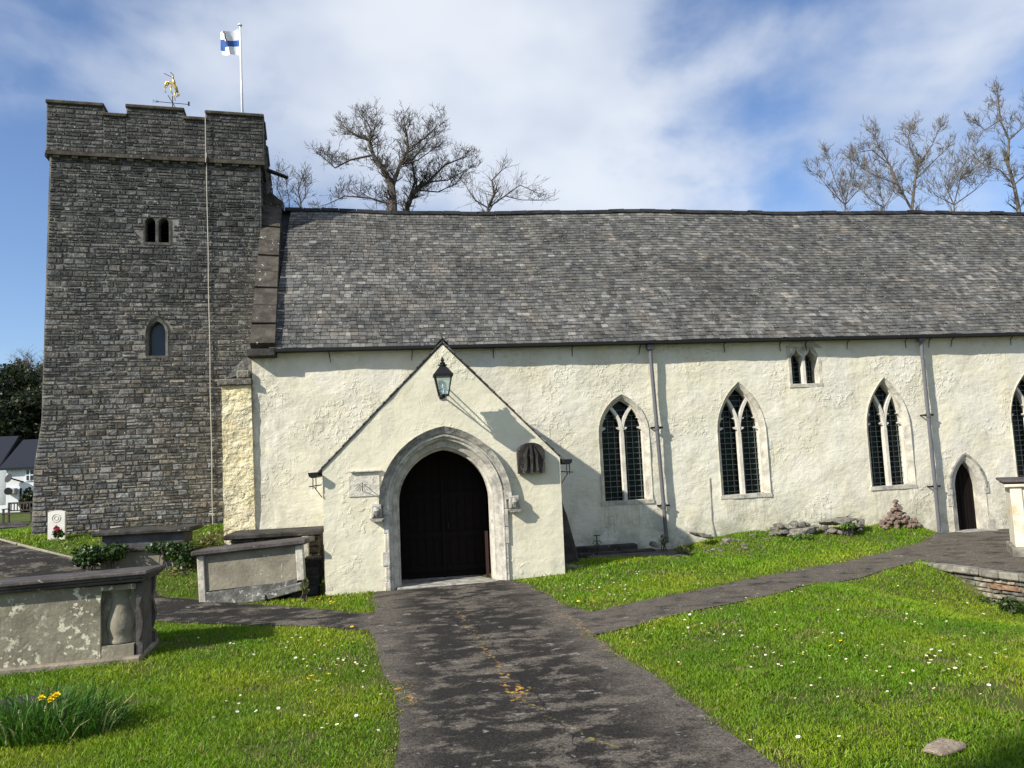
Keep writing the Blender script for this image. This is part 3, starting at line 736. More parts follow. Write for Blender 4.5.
# ---- tower, turned a few degrees against the nave
TW = 4.72; TA = R_(6.2)
TM = Matrix.Translation(Vector((-7.62, 18.5, 0))) @ Matrix.Rotation(TA, 4, 'Z')      # local: x along the south face, y into the tower
def U(px, py):                                             # picture column/row to face coordinates of the south face
    d = ray(px, py); o = Vector((0, 0, EYE)); n = TM.to_3x3() @ Vector((0, -1, 0)); t = (TM.translation-o).dot(n)/d.dot(n)
    p = TM.inverted() @ (o+d*t); return p.x, p.z
TH = 9.46
tl = lambda z: (.17-.12*(1-min(1, max(0, z-3.2)/6))- (.12*max(0, min(1, (3.4-z)/1.0))) - .06*max(0, (3-z))/3, TW-.02)
twx, twz = U(157, 338); bwx, bwz = U(157, 230)
tw_hole = arch(twx, .38, twz-.42, twz+.12, twz+.40, 6)
bell = [arch(bwx+s*.145, .225, bwz-.30, bwz+.17, bwz+.30, 5) for s in (-1, 1)]
outl = [(tl(0)[0]-.02, -.2), (TW, -.2), (TW, TH+.2), (.15, TH+.2), (tl(3.4)[0], 3.4), (tl(2.5)[0], 2.5)]
tb = panel(outl, [tw_hole]+bell, .5, lambda x, z: 0, 0, 2, reveal=.4)
x0 = -.15
e0, e1, e2 = tl(0)[0]-.02, tl(2.5)[0], tl(3.4)[0]
tb.add([(e0, 0, -.2), (e1, 0, 2.5), (e2, 0, 3.4), (.15, 0, TH+.2), (.15, 5, TH+.2), (e2, 5, 3.4), (e1, 5, 2.5), (e0, 5, -.2)], [(0, 1, 6, 7), (1, 2, 5, 6), (2, 3, 4, 5)])
tb.add([(TW, 0, -.2), (TW, 5, -.2), (TW, 5, TH+.2), (TW, 0, TH+.2)], [(0, 1, 2, 3)])
tb.add([(x0, 5, -.2), (TW, 5, -.2), (TW, 5, TH+.2), (.15, 5, TH+.2)], [(0, 1, 2, 3)])
tb.add([(.1, 0, TH+.1), (TW, 0, TH+.1), (TW, 5, TH+.1), (.1, 5, TH+.1)], [(0, 1, 2, 3)])
tower = tb.build('tower', MORTAR, church, T=TM, fix=False)
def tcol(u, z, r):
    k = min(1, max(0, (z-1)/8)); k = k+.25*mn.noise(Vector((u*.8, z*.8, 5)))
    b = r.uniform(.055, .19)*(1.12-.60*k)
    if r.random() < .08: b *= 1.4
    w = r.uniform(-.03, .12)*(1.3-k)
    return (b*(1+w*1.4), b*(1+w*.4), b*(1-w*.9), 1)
def tskip(a, b, c, d):
    if b > twx-.17 and a < twx+.17 and d > twz-.44 and c < twz+.40: return True
    if b > bwx-.24 and a < bwx+.24 and d > bwz-.31 and c < bwz+.26: return True
    return False
ms = MB(); rng = random.Random(21); X = Vector((1, 0, 0)); Yv = Vector((0, 1, 0)); Z = Vector((0, 0, 1))
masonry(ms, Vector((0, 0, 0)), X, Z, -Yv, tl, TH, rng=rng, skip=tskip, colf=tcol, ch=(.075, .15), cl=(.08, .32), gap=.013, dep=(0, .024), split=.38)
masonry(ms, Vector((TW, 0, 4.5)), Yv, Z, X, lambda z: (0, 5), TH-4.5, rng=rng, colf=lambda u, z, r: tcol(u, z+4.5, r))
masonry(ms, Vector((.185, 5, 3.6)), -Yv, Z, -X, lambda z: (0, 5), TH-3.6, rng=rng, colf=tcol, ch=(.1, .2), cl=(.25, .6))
ms.build('rubble_facing', RUBBLE, tower, T=TM, fix=False)
# dressed window surrounds
f = MB(); f.ring(arch(twx, .36, twz-.42, twz+.12, twz+.42, 6), arch(twx, .48, twz-.42, twz+.12, twz+.50, 6), -.03, .25, .0); f.box((twx-.23, -.035, twz-.48), (twx+.23, .2, twz-.415))
f.prism([(twx-.05, twz+.5), (twx+.05, twz+.5), (twx+.01, twz+.64), (twx-.01, twz+.64)], -.035, .05)
wf = f.build('window', TOWD, tower, T=TM); 
MB().box((twx-.2, .22, twz-.44), (twx+.2, .24, twz+.42)).build('glass', plain('blue_grey_glass', (.03, .045, .06), .2), wf, T=TM)
f = MB()
for a_, b_, c_, d_ in ((-.295, -.262, -.3, .24), (.262, .295, -.3, .24), (-.033, .033, -.31, .22)): f.box((bwx+a_, -.018, bwz+c_), (bwx+b_, .25, bwz+d_))
f.box((bwx-.29, -.025, bwz-.36), (bwx+.29, .22, bwz-.30))
for s in (-1, 1): f.ring(arch(bwx+s*.145, .225, bwz-.3, bwz+.17, bwz+.30, 6)[1:-1], arch(bwx+s*.145, .28, bwz-.3, bwz+.17, bwz+.335, 6)[1:-1], -.014-.004*s, .2)
bf = f.build('bell_opening', TOWD, tower, T=TM)
lv = MB()
for k in range(6): lv.box((bwx-.27, .3, bwz-.28+k*.1), (bwx+.27, .36, bwz-.26+k*.1))
lv.build('louvre', WOODD, bf, T=TM)
# string course with corbels, parapet, copings
st = MB(); st.box((.09, -.11, TH), (TW+.1, .05, TH+.09)); st.box((TW-.05, .05, TH), (TW+.1, 5.1, TH+.09)); st.box((.03, .05, TH), (.1, 5.1, TH+.09)); st.box((.03, 5.0, TH+.003), (TW+.1, 5.1, TH+.087))
strc = st.build('string_course', COPING, tower, T=TM)
for k in range(12):
    c = MB(); xx = .3+k*.385; c.prism([(-.0, TH-.0), (-.09, TH-.0), (-.09, TH-.05), (-.02, TH-.10), (0, TH-.10)], xx-.07, xx+.07, T=Matrix(((0, 1, 0, 0), (1, 0, 0, 0), (0, 0, 1, 0), (0, 0, 0, 1))))
    c.build('corbel', COPING, strc, T=TM)
PZ = TH+.09; pm = MB(); pst = MB(); pc = MB(); rng = random.Random(33)
cr = []                                                                                 # merlon top profile along the south side
m1, c1, m2, c2 = U(104, 105)[0], U(127, 112)[0], U(184, 110)[0], U(206, 115)[0]
segs = [(.09, m1, 1.20), (m1, c1, .98), (c1, m2, 1.22), (m2, c2, 1.02), (c2, TW+.08, 1.20)]
def pcol(u, z, r):
    b = r.uniform(.035, .10); w = r.uniform(0, .08)
    if r.random() < .06: b *= 1.6
    return (b*(1+w), b, b*(1-w), 1)
for (a, b, h) in segs:
    pm.box((a, -.06, PZ), (b, .3, PZ+h-.09)); pm.box((a, 4.75, PZ), (b, 5.08, PZ+h-.09))
    masonry(pst, Vector((a, -.06, PZ)), X, Z, -Yv, lambda z, a=a, b=b: (0, b-a), h-.09, rng=rng, colf=pcol, ch=(.07, .13), cl=(.12, .35), dep=(0, .015))
    pc.cbox((a-.02, -.12, PZ+h-.09), (b+.02, .34, PZ+h), .02); pc.cbox((a-.02, 4.7, PZ+h-.09), (b+.02, 5.12, PZ+h), .02)
PST = []
for xx, nx in ((TW-.26, 1), (.035, -1)):
    pst2 = MB()
    PST.append(pst2)
    for (a, b, h) in ((.3, 1.3, 1.2), (1.3, 1.9, 1.0), (1.9, 3.2, 1.22), (3.2, 3.8, 1.0), (3.8, 4.75, 1.2)):
        pm.box((xx, a, PZ), (xx+.33, b, PZ+h-.09)); pc.cbox((xx-.05, a, PZ+h-.09), (xx+.38, b, PZ+h), .02)
        oo = Vector((xx+.33, a, PZ)) if nx > 0 else Vector((xx, b, PZ))
        masonry(pst2, oo, Yv*nx, Z, X*nx, lambda z, a=a, b=b: (0, b-a), h-.09, rng=rng, colf=pcol, ch=(.07, .13), cl=(.12, .35), dep=(0, .015))
par = pm.build('parapet', MORTAR, tower, T=TM); [q_.build('parapet_facing', RUBBLE, par, T=TM, fix=False) for q_ in [pst]+PST]; pc.build('parapet_coping', COPING, par, T=TM)
tr_ = MB(); tr_.box((.2, .28, TH+.3), (TW-.2, 4.8, TH+.5)); tr_.build('tower_roof', LEAD, tower, T=TM)
# lead spout
sp = MB(); a = Vector((-3.02, 20.4, 9.92)); b = Vector((-2.45, 20.4, 9.70)); sp.tube([a-Vector((.3, 0, -.1)), a, b], [.06, .06, .045], 8)
sp.build('water_spout', DARKSLAB, tower)
sp = MB(); sp.cbox((-3.2, 20.0, 8.9), (-2.95, 20.9, 9.75), .05); sp.build('spout_buttress', DARKSLAB, tower)
# lightning conductor tape
cx0 = U(206, 122); cx1 = U(213, 528); lc = MB(); P = []
for i in range(13):
    t = i/12; P.append((cx0[0]+(cx1[0]-cx0[0])*t+.006*math.sin(i*2.1), -.055 if i else -.14, cx0[1]+(cx1[1]-cx0[1])*t))
P.insert(0, (P[0][0], -.14, PZ+1.1)); P[2] = (P[2][0], -.055, P[2][2])
P.insert(2, (P[1][0], -.13, TH-.02))
P = [P[0], P[2]] + P[3:]
lc.tube(P, .011, 5); lc.build('lightning_conductor', WIRE, tower, T=TM)

# ---- porch
PY = 13.5; PX0, PX1, PXC = -1.15, 2.92, .94; PEZ, PTZ = 2.08, 4.18
OPC, OPW, OZS, OZT = .90, 1.62, 1.42, 2.32
hole = arch(OPC, OPW+.42, -.15, OZS, OZT+.26, 12)
pp = panel([(PX0+.02, -.15), (PX1, -.15), (PX1+.01, PEZ+.03), (PXC, PTZ-.03), (PX0, PEZ)], [hole], .2, undul(4, .012), PY, 5, reveal=.45)
for xx in (PX0, PX1): pp.box((xx-.17 if xx > 0 else xx+.004, PY+.02, -.3), (xx-.004 if xx > 0 else xx+.17, NY, PEZ-.02))
porch = pp.build('porch', PL_PORCH, church, smooth=False, fix=False)
# moulded arch orders of dressed stone, each stepping back
def orders():
    data = [(OPW+.22, .18, OPW+.46, .30, PY-.03, PY+.20, .03), (OPW+.06, .06, OPW+.24, .19, PY+.07, PY+.30, .05), (OPW-.04, 0, OPW+.08, .07, PY+.17, PY+.48, .04)]
    am = MB()
    for (wi, ti, wo, to, y0, y1, ch) in data:
        am.ring(arch(OPC, wi, -.12, OZS, OZT+ti, 14), arch(OPC, wo, -.12, OZS, OZT+to, 14), y0, y1, y0+ch)
    # roll mouldings following the arch
    for (w, t, y, r) in ((OPW+.23, .19, PY+.045, .026), (OPW+.07, .065, PY+.135, .022), (OPW+.35, .245, PY-.03, .02)):
        am.tube([(x, y, z) for x, z in arch(OPC, w, .05, OZS, OZT+t, 14)], r, 6)
    # joints: slightly raised quoin blocks of the jambs
    rng = random.Random(8); z = -.1
    while z < OZS-.15:
        h = rng.uniform(.22, .4)
        for s in (-1, 1):
            e = rng.choice((0, 0.02, .05)); x0, x1 = sorted((OPC+s*(OPW/2+.16), OPC+s*(OPW/2+.235+e))); am.cbox((x0, PY-.040-e*.2, z+.004), (x1, PY+.1, z+h-.004), .008)
        z += h
    return am
arcw = orders().build('archway', LIME, porch, smooth=False)
hm = MB(); hi = arch(OPC, OPW+.44, OZS-.02, OZS, OZT+.29, 14)[1:-1]; ho = arch(OPC, OPW+.64, OZS-.02, OZS, OZT+.40, 14)[1:-1]
hm.ring(hi, ho, PY-.12, PY+.02, PY-.05); hm.build('hood_mould', LIMED, arcw)
def label_stop(x, z, s):
    m = MB(); m.cbox((x-.09, PY-.13, z-.13), (x+.09, PY+.02, z+.10), .02)
    m.prism([(x-.12, z-.13), (x+.12, z-.13), (x+.08, z-.18), (x-.08, z-.18)], PY-.15, PY+.02)
    m.tube([(x-.02, PY-.14, z+.06), (x, PY-.17, z), (x+.01, PY-.14, z-.08)], [.03, .055, .035], 7); m.tube([(x-.055, PY-.13, z-.1), (x-.05, PY-.14, z+.08)], [.02, .03], 6)
    m.build('label_stop', LIMED, arcw)
label_stop(OPC-OPW/2-.36, OZS-.07, -1); label_stop(OPC+OPW/2+.36, OZS-.04, 1)
# doors deep inside
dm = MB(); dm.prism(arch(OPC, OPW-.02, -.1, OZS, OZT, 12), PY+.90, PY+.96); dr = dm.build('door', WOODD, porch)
dt = MB()
for k in range(11): dt.box((OPC-OPW/2+.05+k*.145, PY+.885, .02), (OPC-OPW/2+.06+k*.145, PY+.90, 2.1))
for z in (.15, .75, 1.45): dt.box((OPC-OPW/2, PY+.87, z), (OPC+OPW/2, PY+.897, z+.10))
dt.box((OPC-.025, PY+.85, 0), (OPC+.025, PY+.895, 2.2)); dt.build('door_rail', WOODD, dr)
rs = MB(); rs.box((OPC+OPW/2-.10, PY+.50, .0), (OPC+OPW/2-.05, PY+.56, .85)); rs.box((OPC-OPW/2+.1, PY+.51, .0), (OPC+OPW/2-.121, PY+.55, .045)); rs.build('gate_frame', WOODR, dr)
hnd = MB(); hnd.tube([(OPC+.09, PY+.86, 1.0), (OPC+.09, PY+.82, 1.0), (OPC+.09, PY+.82, .9)], .012, 6); hnd.build('handle', IRON, dr)
sl = MB(); sl.cbox((OPC-OPW/2-.05, PY-.02, -.15), (OPC+OPW/2+.05, PY+.9, .045), .01); sl.build('threshold', LIMED, porch)
# dark sheet added behind the doors so the porch is closed and dark
ib = MB(); ib.prism([(PX0+.18, -.2), (PX1-.18, -.2), (PX1-.18, 1.9), (PXC, 3.9), (PX0+.18, 1.9)], PY+1.0, PY+1.03); ib.build('dark_backing', WOODD, porch)
# porch roof
pr = MB(); rng = random.Random(9)
def pslates(s):
    e = Vector((PX0-.13, 0, PEZ-.10)) if s < 0 else Vector((PX1+.13, 0, PEZ-.07)); r = Vector((PXC, 0, PTZ+.03))
    d = (r-e); L = d.length; d.normalize(); n = Vector((-d.z, 0, d.x)); n = n if n.z > 0 else -n
    k = int(L/.16)
    for i in range(k):
        s0 = L*i/k; y = PY-.018
        while y < 17.5:
            w = rng.uniform(.14, .28); c = tone_nave(y, i/k, rng); lf = .008+rng.uniform(0, .006); s1 = s0+L/k*1.2
            P = [e+d*s0+n*lf+Vector((0, y, 0)), e+d*s0+n*lf+Vector((0, y+w-.005, 0)), e+d*s1+n*.002+Vector((0, y+w-.005, 0)), e+d*s1+n*.002+Vector((0, y, 0)),
                 e+d*s0-n*.01+Vector((0, y, 0)), e+d*s0-n*.01+Vector((0, y+w-.005, 0)), e+d*s1-n*.012+Vector((0, y, 0))]
            pr.add(P, [(0, 1, 2, 3), (0, 4, 5, 1), (0, 3, 6, 4)], c); y += w
    P = [e+Vector((0, PY-.015, 0))-n*.012, r+Vector((0, PY-.015, 0))-n*.012, r+Vector((0, 17.5, 0))-n*.012, e+Vector((0, 17.5, 0))-n*.012]
    Q = [p-n*.014 for p in P]; pr.add(P+Q, [(0,1,2,3),(4,7,6,5),(0,4,5,1),(0,3,7,4)], (.03, .03, .03, 1))
pslates(-1); pslates(1)
prf = pr.build('porch_roof', SLATE, porch, fix=False)
rt = MB(); rt.prism([(PXC-.11, PTZ-.03), (PXC, PTZ+.09), (PXC+.11, PTZ-.03), (PXC, PTZ+.055)], PY-.025, 17.3); rt.build('porch_ridge', RIDGE, prf)
for s, xx, zz in ((-1, PX0-.13, PEZ-.05), (1, PX1+.13, PEZ-.02)):
    g = MB(); g.prism([(xx-.09, zz+.0), (xx+.07, zz+.0), (xx+.06, zz-.06), (xx+.02, zz-.09), (xx-.04, zz-.09), (xx-.08, zz-.06)], PY-.14, 16.1); 
    go = g.build('porch_gutter', IRON, prf)
    b = MB(); q = -s; x1 = xx+q*.12
    b.tube([(xx-.02, PY-.06, zz-.08), (xx-.02, PY-.06, zz-.27)], .008, 5); b.tube([(xx+.03, PY-.06, zz-.08), (xx+.03, PY-.06, zz-.27)], .008, 5)
    b.tube([(xx-s*-.09, PY-.06, zz-.23), (x1, PY-.02, zz-.21)], .009, 5); b.tube([(xx, PY-.06, zz-.24), (x1, PY-.02, zz-.42)], .008, 5)
    b.build('gutter_bracket', IRON, go)
# sundial plate set in the porch front
sx0, sz0 = at(349, 497, PY)[0], at(349, 497, PY)[2]; sx1, sz1 = at(379, 471, PY)[0], at(379, 471, PY)[2]
sd = MB(); sd.prism([(sx0, sz0), (sx1, sz0), (sx1, sz1), (sx0+.08, sz1), (sx0, sz1-.08)], PY-.018, PY+.03); sd.box((sx0+.02, PY-.065, sz1), (sx1+.04, PY+.02, sz1+.02))
so = sd.build('sundial', stone_mat('sundial_face', (.50, .46, .39), (.64, .60, .50), 16, .008, 30), porch)
gn = MB(); cx_, cz_ = (sx0+sx1)/2-.03, (sz0+sz1)/2+.02; gn.tube([(cx_, PY-.03, cz_), (cx_+.01, PY-.17, cz_-.05)], .008, 5); gn.tube([(cx_+.01, PY-.17, cz_-.05), (cx_, PY-.03, cz_-.13)], .006, 5); gn.build('gnomon', IRON, so)
hl_ = MB()
for k in range(9):
    an = R_(200+k*17.5); hl_.tube([(cx_+.05*math.cos(an), PY-.020, cz_+.05*math.sin(an)), (cx_+.15*math.cos(an), PY-.020, cz_+.15*math.sin(an))], .003, 4)
hl_.build('hour_lines', LIMED, so)

# downpipes
def downpipe(p0, p1, label, joints):
    m = MB(); d = (p1-p0); P = [p0+Vector((0, .0, .02)), p0+d*.02, p1]; m.tube(P, .042, 10)
    for t in (.38, .76) if joints is None else joints: q = p0+d*t; m.tube([q-d.normalized()*.05, q+d.normalized()*.05], .055, 10)
    m.cbox((p0.x-.075, p0.y-.075, p0.z-.02), (p0.x+.075, p0.y+.075, p0.z+.10), .02)
    o = m.build('downpipe', PIPEM, church, smooth=False); o['label'] = label
    for t in (joints or (.38, .76)):
        q = p0+d*t; c = MB(); c.tube([q+Vector((-.13, .0, 0)), q+Vector((.13, 0, 0))], .022, 6); c.tube([q+Vector((.10, 0, 0)), q+Vector((.10, NY-q.y+.02, 0))], .018, 6); c.tube([q+Vector((-.10, 0, 0)), q+Vector((-.10, NY-q.y+.02, 0))], .018, 6)
        c.build('pipe_bracket', IRON, o)
downpipe(at(650, 349, NY-.13), at(667, 543, NY-.10), 'leaning downpipe nearer the porch', (.41, .81))
downpipe(at(921, 341, NY-.13), at(940, 536, NY-.12), "downpipe beside the small priest's door", (.385, .75))
vr = MB(); vr.tube([at(710, 478, NY+.0), at(712, 520, NY-.01), at(715, 536, NY-.02)], [.012, .016, .018], 6); vr.build('edge_shading_line', LIMED, church)  # thin darker relief standing in for shading along a wall edge

# ================================================================ THINGS ON THE BUILDING
# lantern
lx, ly = .89, 12.92
lb = at(444, 396, ly).z; lt = at(442, 357, ly).z
lan = thing('wall_lantern', 'black four-sided lantern on an iron arm high in the porch gable', 'lantern', (lx, PY, lb+.1))
def frustum(mb, cx, cy, z0, r0, z1, r1, n=4, rot=math.pi/4, cap=True):
    vs = []
    for z, r in ((z0, r0), (z1, r1)):
        for k in range(n): vs.append((cx+r*math.cos(rot+2*math.pi*k/n), cy+r*math.sin(rot+2*math.pi*k/n), z))
    fs = [(k, (k+1) % n, n+(k+1) % n, n+k) for k in range(n)]
    if cap: fs += [tuple(range(n-1, -1, -1)), tuple(range(n, 2*n))]
    mb.add(vs, fs)
H = lt-lb; z1 = lb+H*.50; r0, r1 = .105, .19; m = MB()
frustum(m, lx, ly, lb-.0, r0+.02, lb+.025, r0+.02); frustum(m, lx, ly, z1, r1+.04, z1+.035, r1+.04)
for k in range(4):
    a = math.pi/4+k*math.pi/2; m.tube([(lx+r0*math.cos(a), ly+r0*math.sin(a), lb), (lx+r1*math.cos(a), ly+r1*math.sin(a), z1)], .012, 5)
m.build('frame', IRON, lan)
m = MB(); frustum(m, lx, ly, lb+.026, r0-.01, z1, r1-.012, cap=False); m.build('glass', LAMPG, lan)
m = MB(); frustum(m, lx, ly, z1+.034, r1+.03, z1+.13, r1*.62); frustum(m, lx, ly, z1+.13, r1*.62, z1+.18, .06); frustum(m, lx, ly, z1+.18, .075, z1+.20, .075, 8)
m.tube([(lx, ly, z1+.19), (lx, ly, z1+.225), (lx, ly, z1+.25), (lx, ly, z1+.27), (lx, ly, lt)], [.03, .05, .02, .035, .006], 8); m.build('roof_cap', IRON, lan)
m = MB(); m.tube([(lx, PY-.01, lb+.06), (lx, ly+.05, lb-.02)], .014, 6); m.tube([(lx, PY-.01, lb+.30), (lx, ly+.08, lb+.02)], .011, 6); m.tube([(lx, PY-.01, lb+.18), (lx, ly+.25, lb+.02)], .009, 6); m.box((lx-.04, PY-.03, lb+.0), (lx+.04, PY-.002, lb+.36)); m.tube([(lx, ly, lb-.03), (lx, ly, lb+.02)], .03, 6)
m.build('bracket', IRON, lan)
m = MB(); m.tube([(lx, ly, lb+.03), (lx, ly, lb+.12), (lx, ly, lb+.16), (lx, ly, lb+.2)], [.012, .015, .03, .02], 8); m.build('bulb', plain('bulb', (.7, .7, .66), .3), lan)

# carved slab
a = at(518, 474, PY-.1); b = at(544, 442, PY-.1); W = b.x-a.x; cx = (a.x+b.x)/2
car = thing('carved_slab', 'dark weathered carved stone slab with arched top right of the doorway', 'carved stone', (cx, PY-.03, a.z))
m = MB(); pts = [(cx+W/2*.96, a.z)] + [(cx+W/2*math.cos(t)*(1.0), b.z-.18+.18*math.sin(t)) for t in [i*math.pi/10 for i in range(11)]] + [(cx-W/2*.96, a.z)]
m.prism(pts, PY-.14, PY-.014); m.build('slab', DARKSLAB, car)
m = MB()
m.tube([(cx, PY-.145, a.z+.05), (cx+.01, PY-.16, (a.z+b.z)/2), (cx, PY-.145, b.z-.04)], [.025, .04, .03], 6)
for s in (-1, 1):
    m.tube([(cx+s*.11, PY-.14, a.z+.04), (cx+s*.09, PY-.155, a.z+.2), (cx+s*.10, PY-.15, b.z-.22), (cx+s*.05, PY-.145, b.z-.08)], [.03, .035, .04, .02], 6)
m.build('relief', DARKSLAB, car)

# flagpole and flag
fb = at(243, 118, 20.5); ft = at(240, 26, 20.5)
fp = thing('flagpole', 'white flagpole with a flag on top of the tower', 'flagpole', (fb.x, 20.5, fb.z-.8))
m = MB(); m.tube([(fb.x, 20.5, fb.z-.9), (ft.x, 20.5, ft.z)], [.035, .024], 10); m.build('pole', POLE, fp, smooth=True)
m = MB(); m.tube([(ft.x, 20.5, ft.z-.01), (ft.x, 20.5, ft.z+.01), (ft.x, 20.5, ft.z+.05), (ft.x, 20.5, ft.z+.08)], [.03, .06, .05, .01], 10); m.build('finial', POLE, fp)
flag = thing('flag', 'small limp white flag with blue and black stripes at the top of its pole', 'flag', (ft.x, 20.5, ft.z-.3))
def build_flag():
    a = at(238, 30, 20.5); z0 = at(238, 56, 20.5).z; H = a.z-z0; W = .47
    nu, nv = 16, 12; V = []; 
    for j in range(nv+1):
        for i in range(nu+1):
            u, v = i/nu, j/nv
            y = .08*math.sin(u*7+v*1.5)*u**.5; x = -u*W*(1-.1*v)+.03*math.sin(u*9+v*2); z = -v*H*(1-.08*u)-.07*u*(1-v)+.03*math.sin(u*6+1)
            V.append((a.x+x, 20.5+y, a.z+z))
    cells = {'white': [], 'blue': [], 'dark': []}
    for j in range(nv):
        for i in range(nu):
            u, v = (i+.5)/nu, (j+.5)/nv; k = 'white'
            if .38 < v < .68: k = 'blue'
            if .56 < u+.25*(v-.5) < .74 and v < .7: k = 'dark'
            if u > .8 and .35 < v < .85: k = 'blue'
            q = j*(nu+1)+i; cells[k].append((q, q+1, q+nu+2, q+nu+1))
    mats = {'white': plain('flag_white', (.72, .72, .74), .8), 'blue': plain('flag_blue', (.02, .09, .32), .8), 'dark': plain('flag_dark', (.03, .03, .035), .8)}
    me = bpy.data.meshes.new('cloth'); fs = cells['white']+cells['blue']+cells['dark']; me.from_pydata([tuple(Vector(p)-org(flag)) for p in V], [], fs)
    for k in ('white', 'blue', 'dark'): me.materials.append(mats[k])
    me.polygons.foreach_set('material_index', [0]*len(cells['white'])+[1]*len(cells['blue'])+[2]*len(cells['dark'])); me.polygons.foreach_set('use_smooth', [True]*len(fs))
    o = bpy.data.objects.new('cloth', me); COL.objects.link(o); o.parent = flag
build_flag()

# weathervane: a gilded rider on a leaping horse
vb = at(172, 112, 20.5); ppm = (at(172, 90, 20.5)-at(172, 91, 20.5)).length
def vv(px, py, dy=0): 
    p = at(px, py, 20.5); return Vector((p.x, 20.5+dy, p.z))
van = thing('weathervane', 'gilded horse and rider weathervane above the middle merlon of the tower', 'weathervane', (vb.x, 20.5, vb.z-.6))
m = MB(); m.tube([vv(173, 130), vv(172.5, 96)], [.02, .014], 6); m.build('rod', IRON, van)
m = MB(); m.tube([vv(156, 101.5), vv(189, 104.5)], .009, 5); c = vv(172.7, 103); m.tube([c+Vector((0, -.42, 0)), c+Vector((0, .42, 0))], .009, 5)
m.prism([(vv(188, 104).x, vv(188, 104).z-.05), (vv(188, 104).x+.04, vv(188, 104).z-.05), (vv(188, 104).x+.04, vv(188, 104).z+.06), (vv(188, 104).x, vv(188, 104).z+.06)], 20.49, 20.51)
q = vv(156, 101.5); m.tube([q+Vector((-.07, 0, -.04)), q+Vector((-.07, 0, .05)), q+Vector((0, 0, -.04)), q+Vector((0, 0, .05))], .007, 4)
m.tube([q+Vector((.06, 0, -.03)), q+Vector((.0, 0, 0)), q+Vector((.06, 0, .03))], .007, 4); m.build('arms', IRON, van)
m = MB()
m.tube([vv(177.5, 92), vv(176, 88), vv(173, 84), vv(169.5, 82.2), vv(167, 82)], [0.0252, 0.0468, 0.0396, 0.0360, 0.0216], 8)      # trunk and shoulder
m.tube([vv(169, 83), vv(166.8, 81.5), vv(165.7, 84), vv(165, 88)], [0.0324, 0.0252, 0.0252, 0.0144], 7)                       # neck and head tucked down
m.tube([vv(168.5, 84), vv(166, 87), vv(164.5, 90), vv(166, 93)], [0.0216, 0.0158, 0.0115, 0.0086], 6)
m.tube([vv(171, 86), vv(171, 91), vv(173, 94.5)], [0.0216, 0.0144, 0.0086], 6)
m.tube([vv(177, 90, .02), vv(178.5, 94, .02), vv(176, 97, .02)], [0.0252, 0.0144, 0.0094], 6); m.tube([vv(176, 91, -.02), vv(174.5, 96, -.02), vv(175.5, 101, -.02)], [0.0252, 0.0144, 0.0094], 6)
m.tube([vv(177.5, 91), vv(179.5, 94), vv(178.5, 97)], [0.0108, 0.0158, 0.0043], 5)
m.build('horse', GOLD, van, smooth=True)
m = MB(); m.tube([vv(174.5, 86), vv(174, 82), vv(173.2, 79.5), vv(173, 78)], [.03, .042, .025, .012], 7); m.tube([vv(173.3, 78.8), vv(173, 77.3), vv(172.8, 76)], [.018, .028, .012], 7)
m.build('rider', GOLD, van, smooth=True)
m = MB(); m.tube([vv(171.5, 77), vv(164, 73.3)], .008, 5); m.tube([vv(173.5, 76), vv(173, 74.5), vv(170.5, 72.3)], .009, 5); m.build('lance', IRON, van)

# ================================================================ TOMBS AND STONES
def profile_slab(mb, x0, x1, y0, y1, z0, z1, steps, M=None):
    """moulded slab: stepped, each step (inset, height fraction)"""
    for (ins, a, b) in steps: mb.cbox((x0+ins, y0+ins, z0+(z1-z0)*a), (x1-ins, y1-ins, z0+(z1-z0)*b), .012, M=M)
# A: foreground chest tomb, left
TA0 = Vector((-4.2, 9.8, 0)); tA = thing('chest_tomb', 'large lichen-spotted chest tomb with moulded slate top in the left foreground', 'tomb', (-4.0, 10.2, 0))
TAM = Matrix.Translation(Vector((-2.9, 9.8, 0))) @ Matrix.Rotation(R_(4.5), 4, 'Z') @ Matrix.Translation(Vector((2.86, -9.8, 0)))
m = MB(); m.box((-5.7, 9.80, -.1), (-3.30, 10.62, .86)); m.box((-3.30, 9.91, -.1), (-2.93, 10.5, .86)); m.box((-3.30, 9.80, .80), (-2.93, 9.91, .86)); 
m.box((-3.30, 9.805, .0), (-2.95, 9.91, .18)); m.build('chest', TOMBBODY, tA, T=TAM)
m = MB(); m.cbox((-5.8, 9.70, -.12), (-2.86, 10.72, .05), .015); m.build('plinth', stone_mat('tomb_plinth', (.16, .14, .11), (.27, .23, .17), 5, .01, 15), tA, T=TAM)
# bellied corner baluster set in the recess
prof = [(.19, .16), (.22, .165), (.25, .15), (.30, .165), (.37, .18), (.44, .175), (.52, .155), (.60, .135), (.68, .125), (.76, .14), (.80, .165)]
def lathe(mb, cx, cy, prof, n=20):
    vs = [(cx+r*math.cos(2*math.pi*k/n), cy+r*math.sin(2*math.pi*k/n), z) for z, r in prof for k in range(n)]
    fs = [(i*n+k, i*n+(k+1) % n, (i+1)*n+(k+1) % n, (i+1)*n+k) for i in range(len(prof)-1) for k in range(n)]
    mb.add(vs, fs)
m = MB(); lathe(m, -3.115, 9.99, prof); m.build('baluster', TOMBGREY, tA, smooth=True, T=TAM)
m = MB(); pr_ = [(-2.93, .05), (-2.86, .05), (-2.86, .17), (-2.90, .20), (-2.87, .30), (-2.855, .40), (-2.88, .52), (-2.90, .60), (-2.87, .70), (-2.86, .86), (-2.93, .86)]
m.prism(pr_, 9.82, 9.90); m.prism(pr_, 10.5, 10.6); m.prism([(-2.93, .05), (-2.89, .05), (-2.9, .86), (-2.93, .86)], 9.9, 10.5)
m.build('end_panel', TOMBTOP, tA, T=TAM)
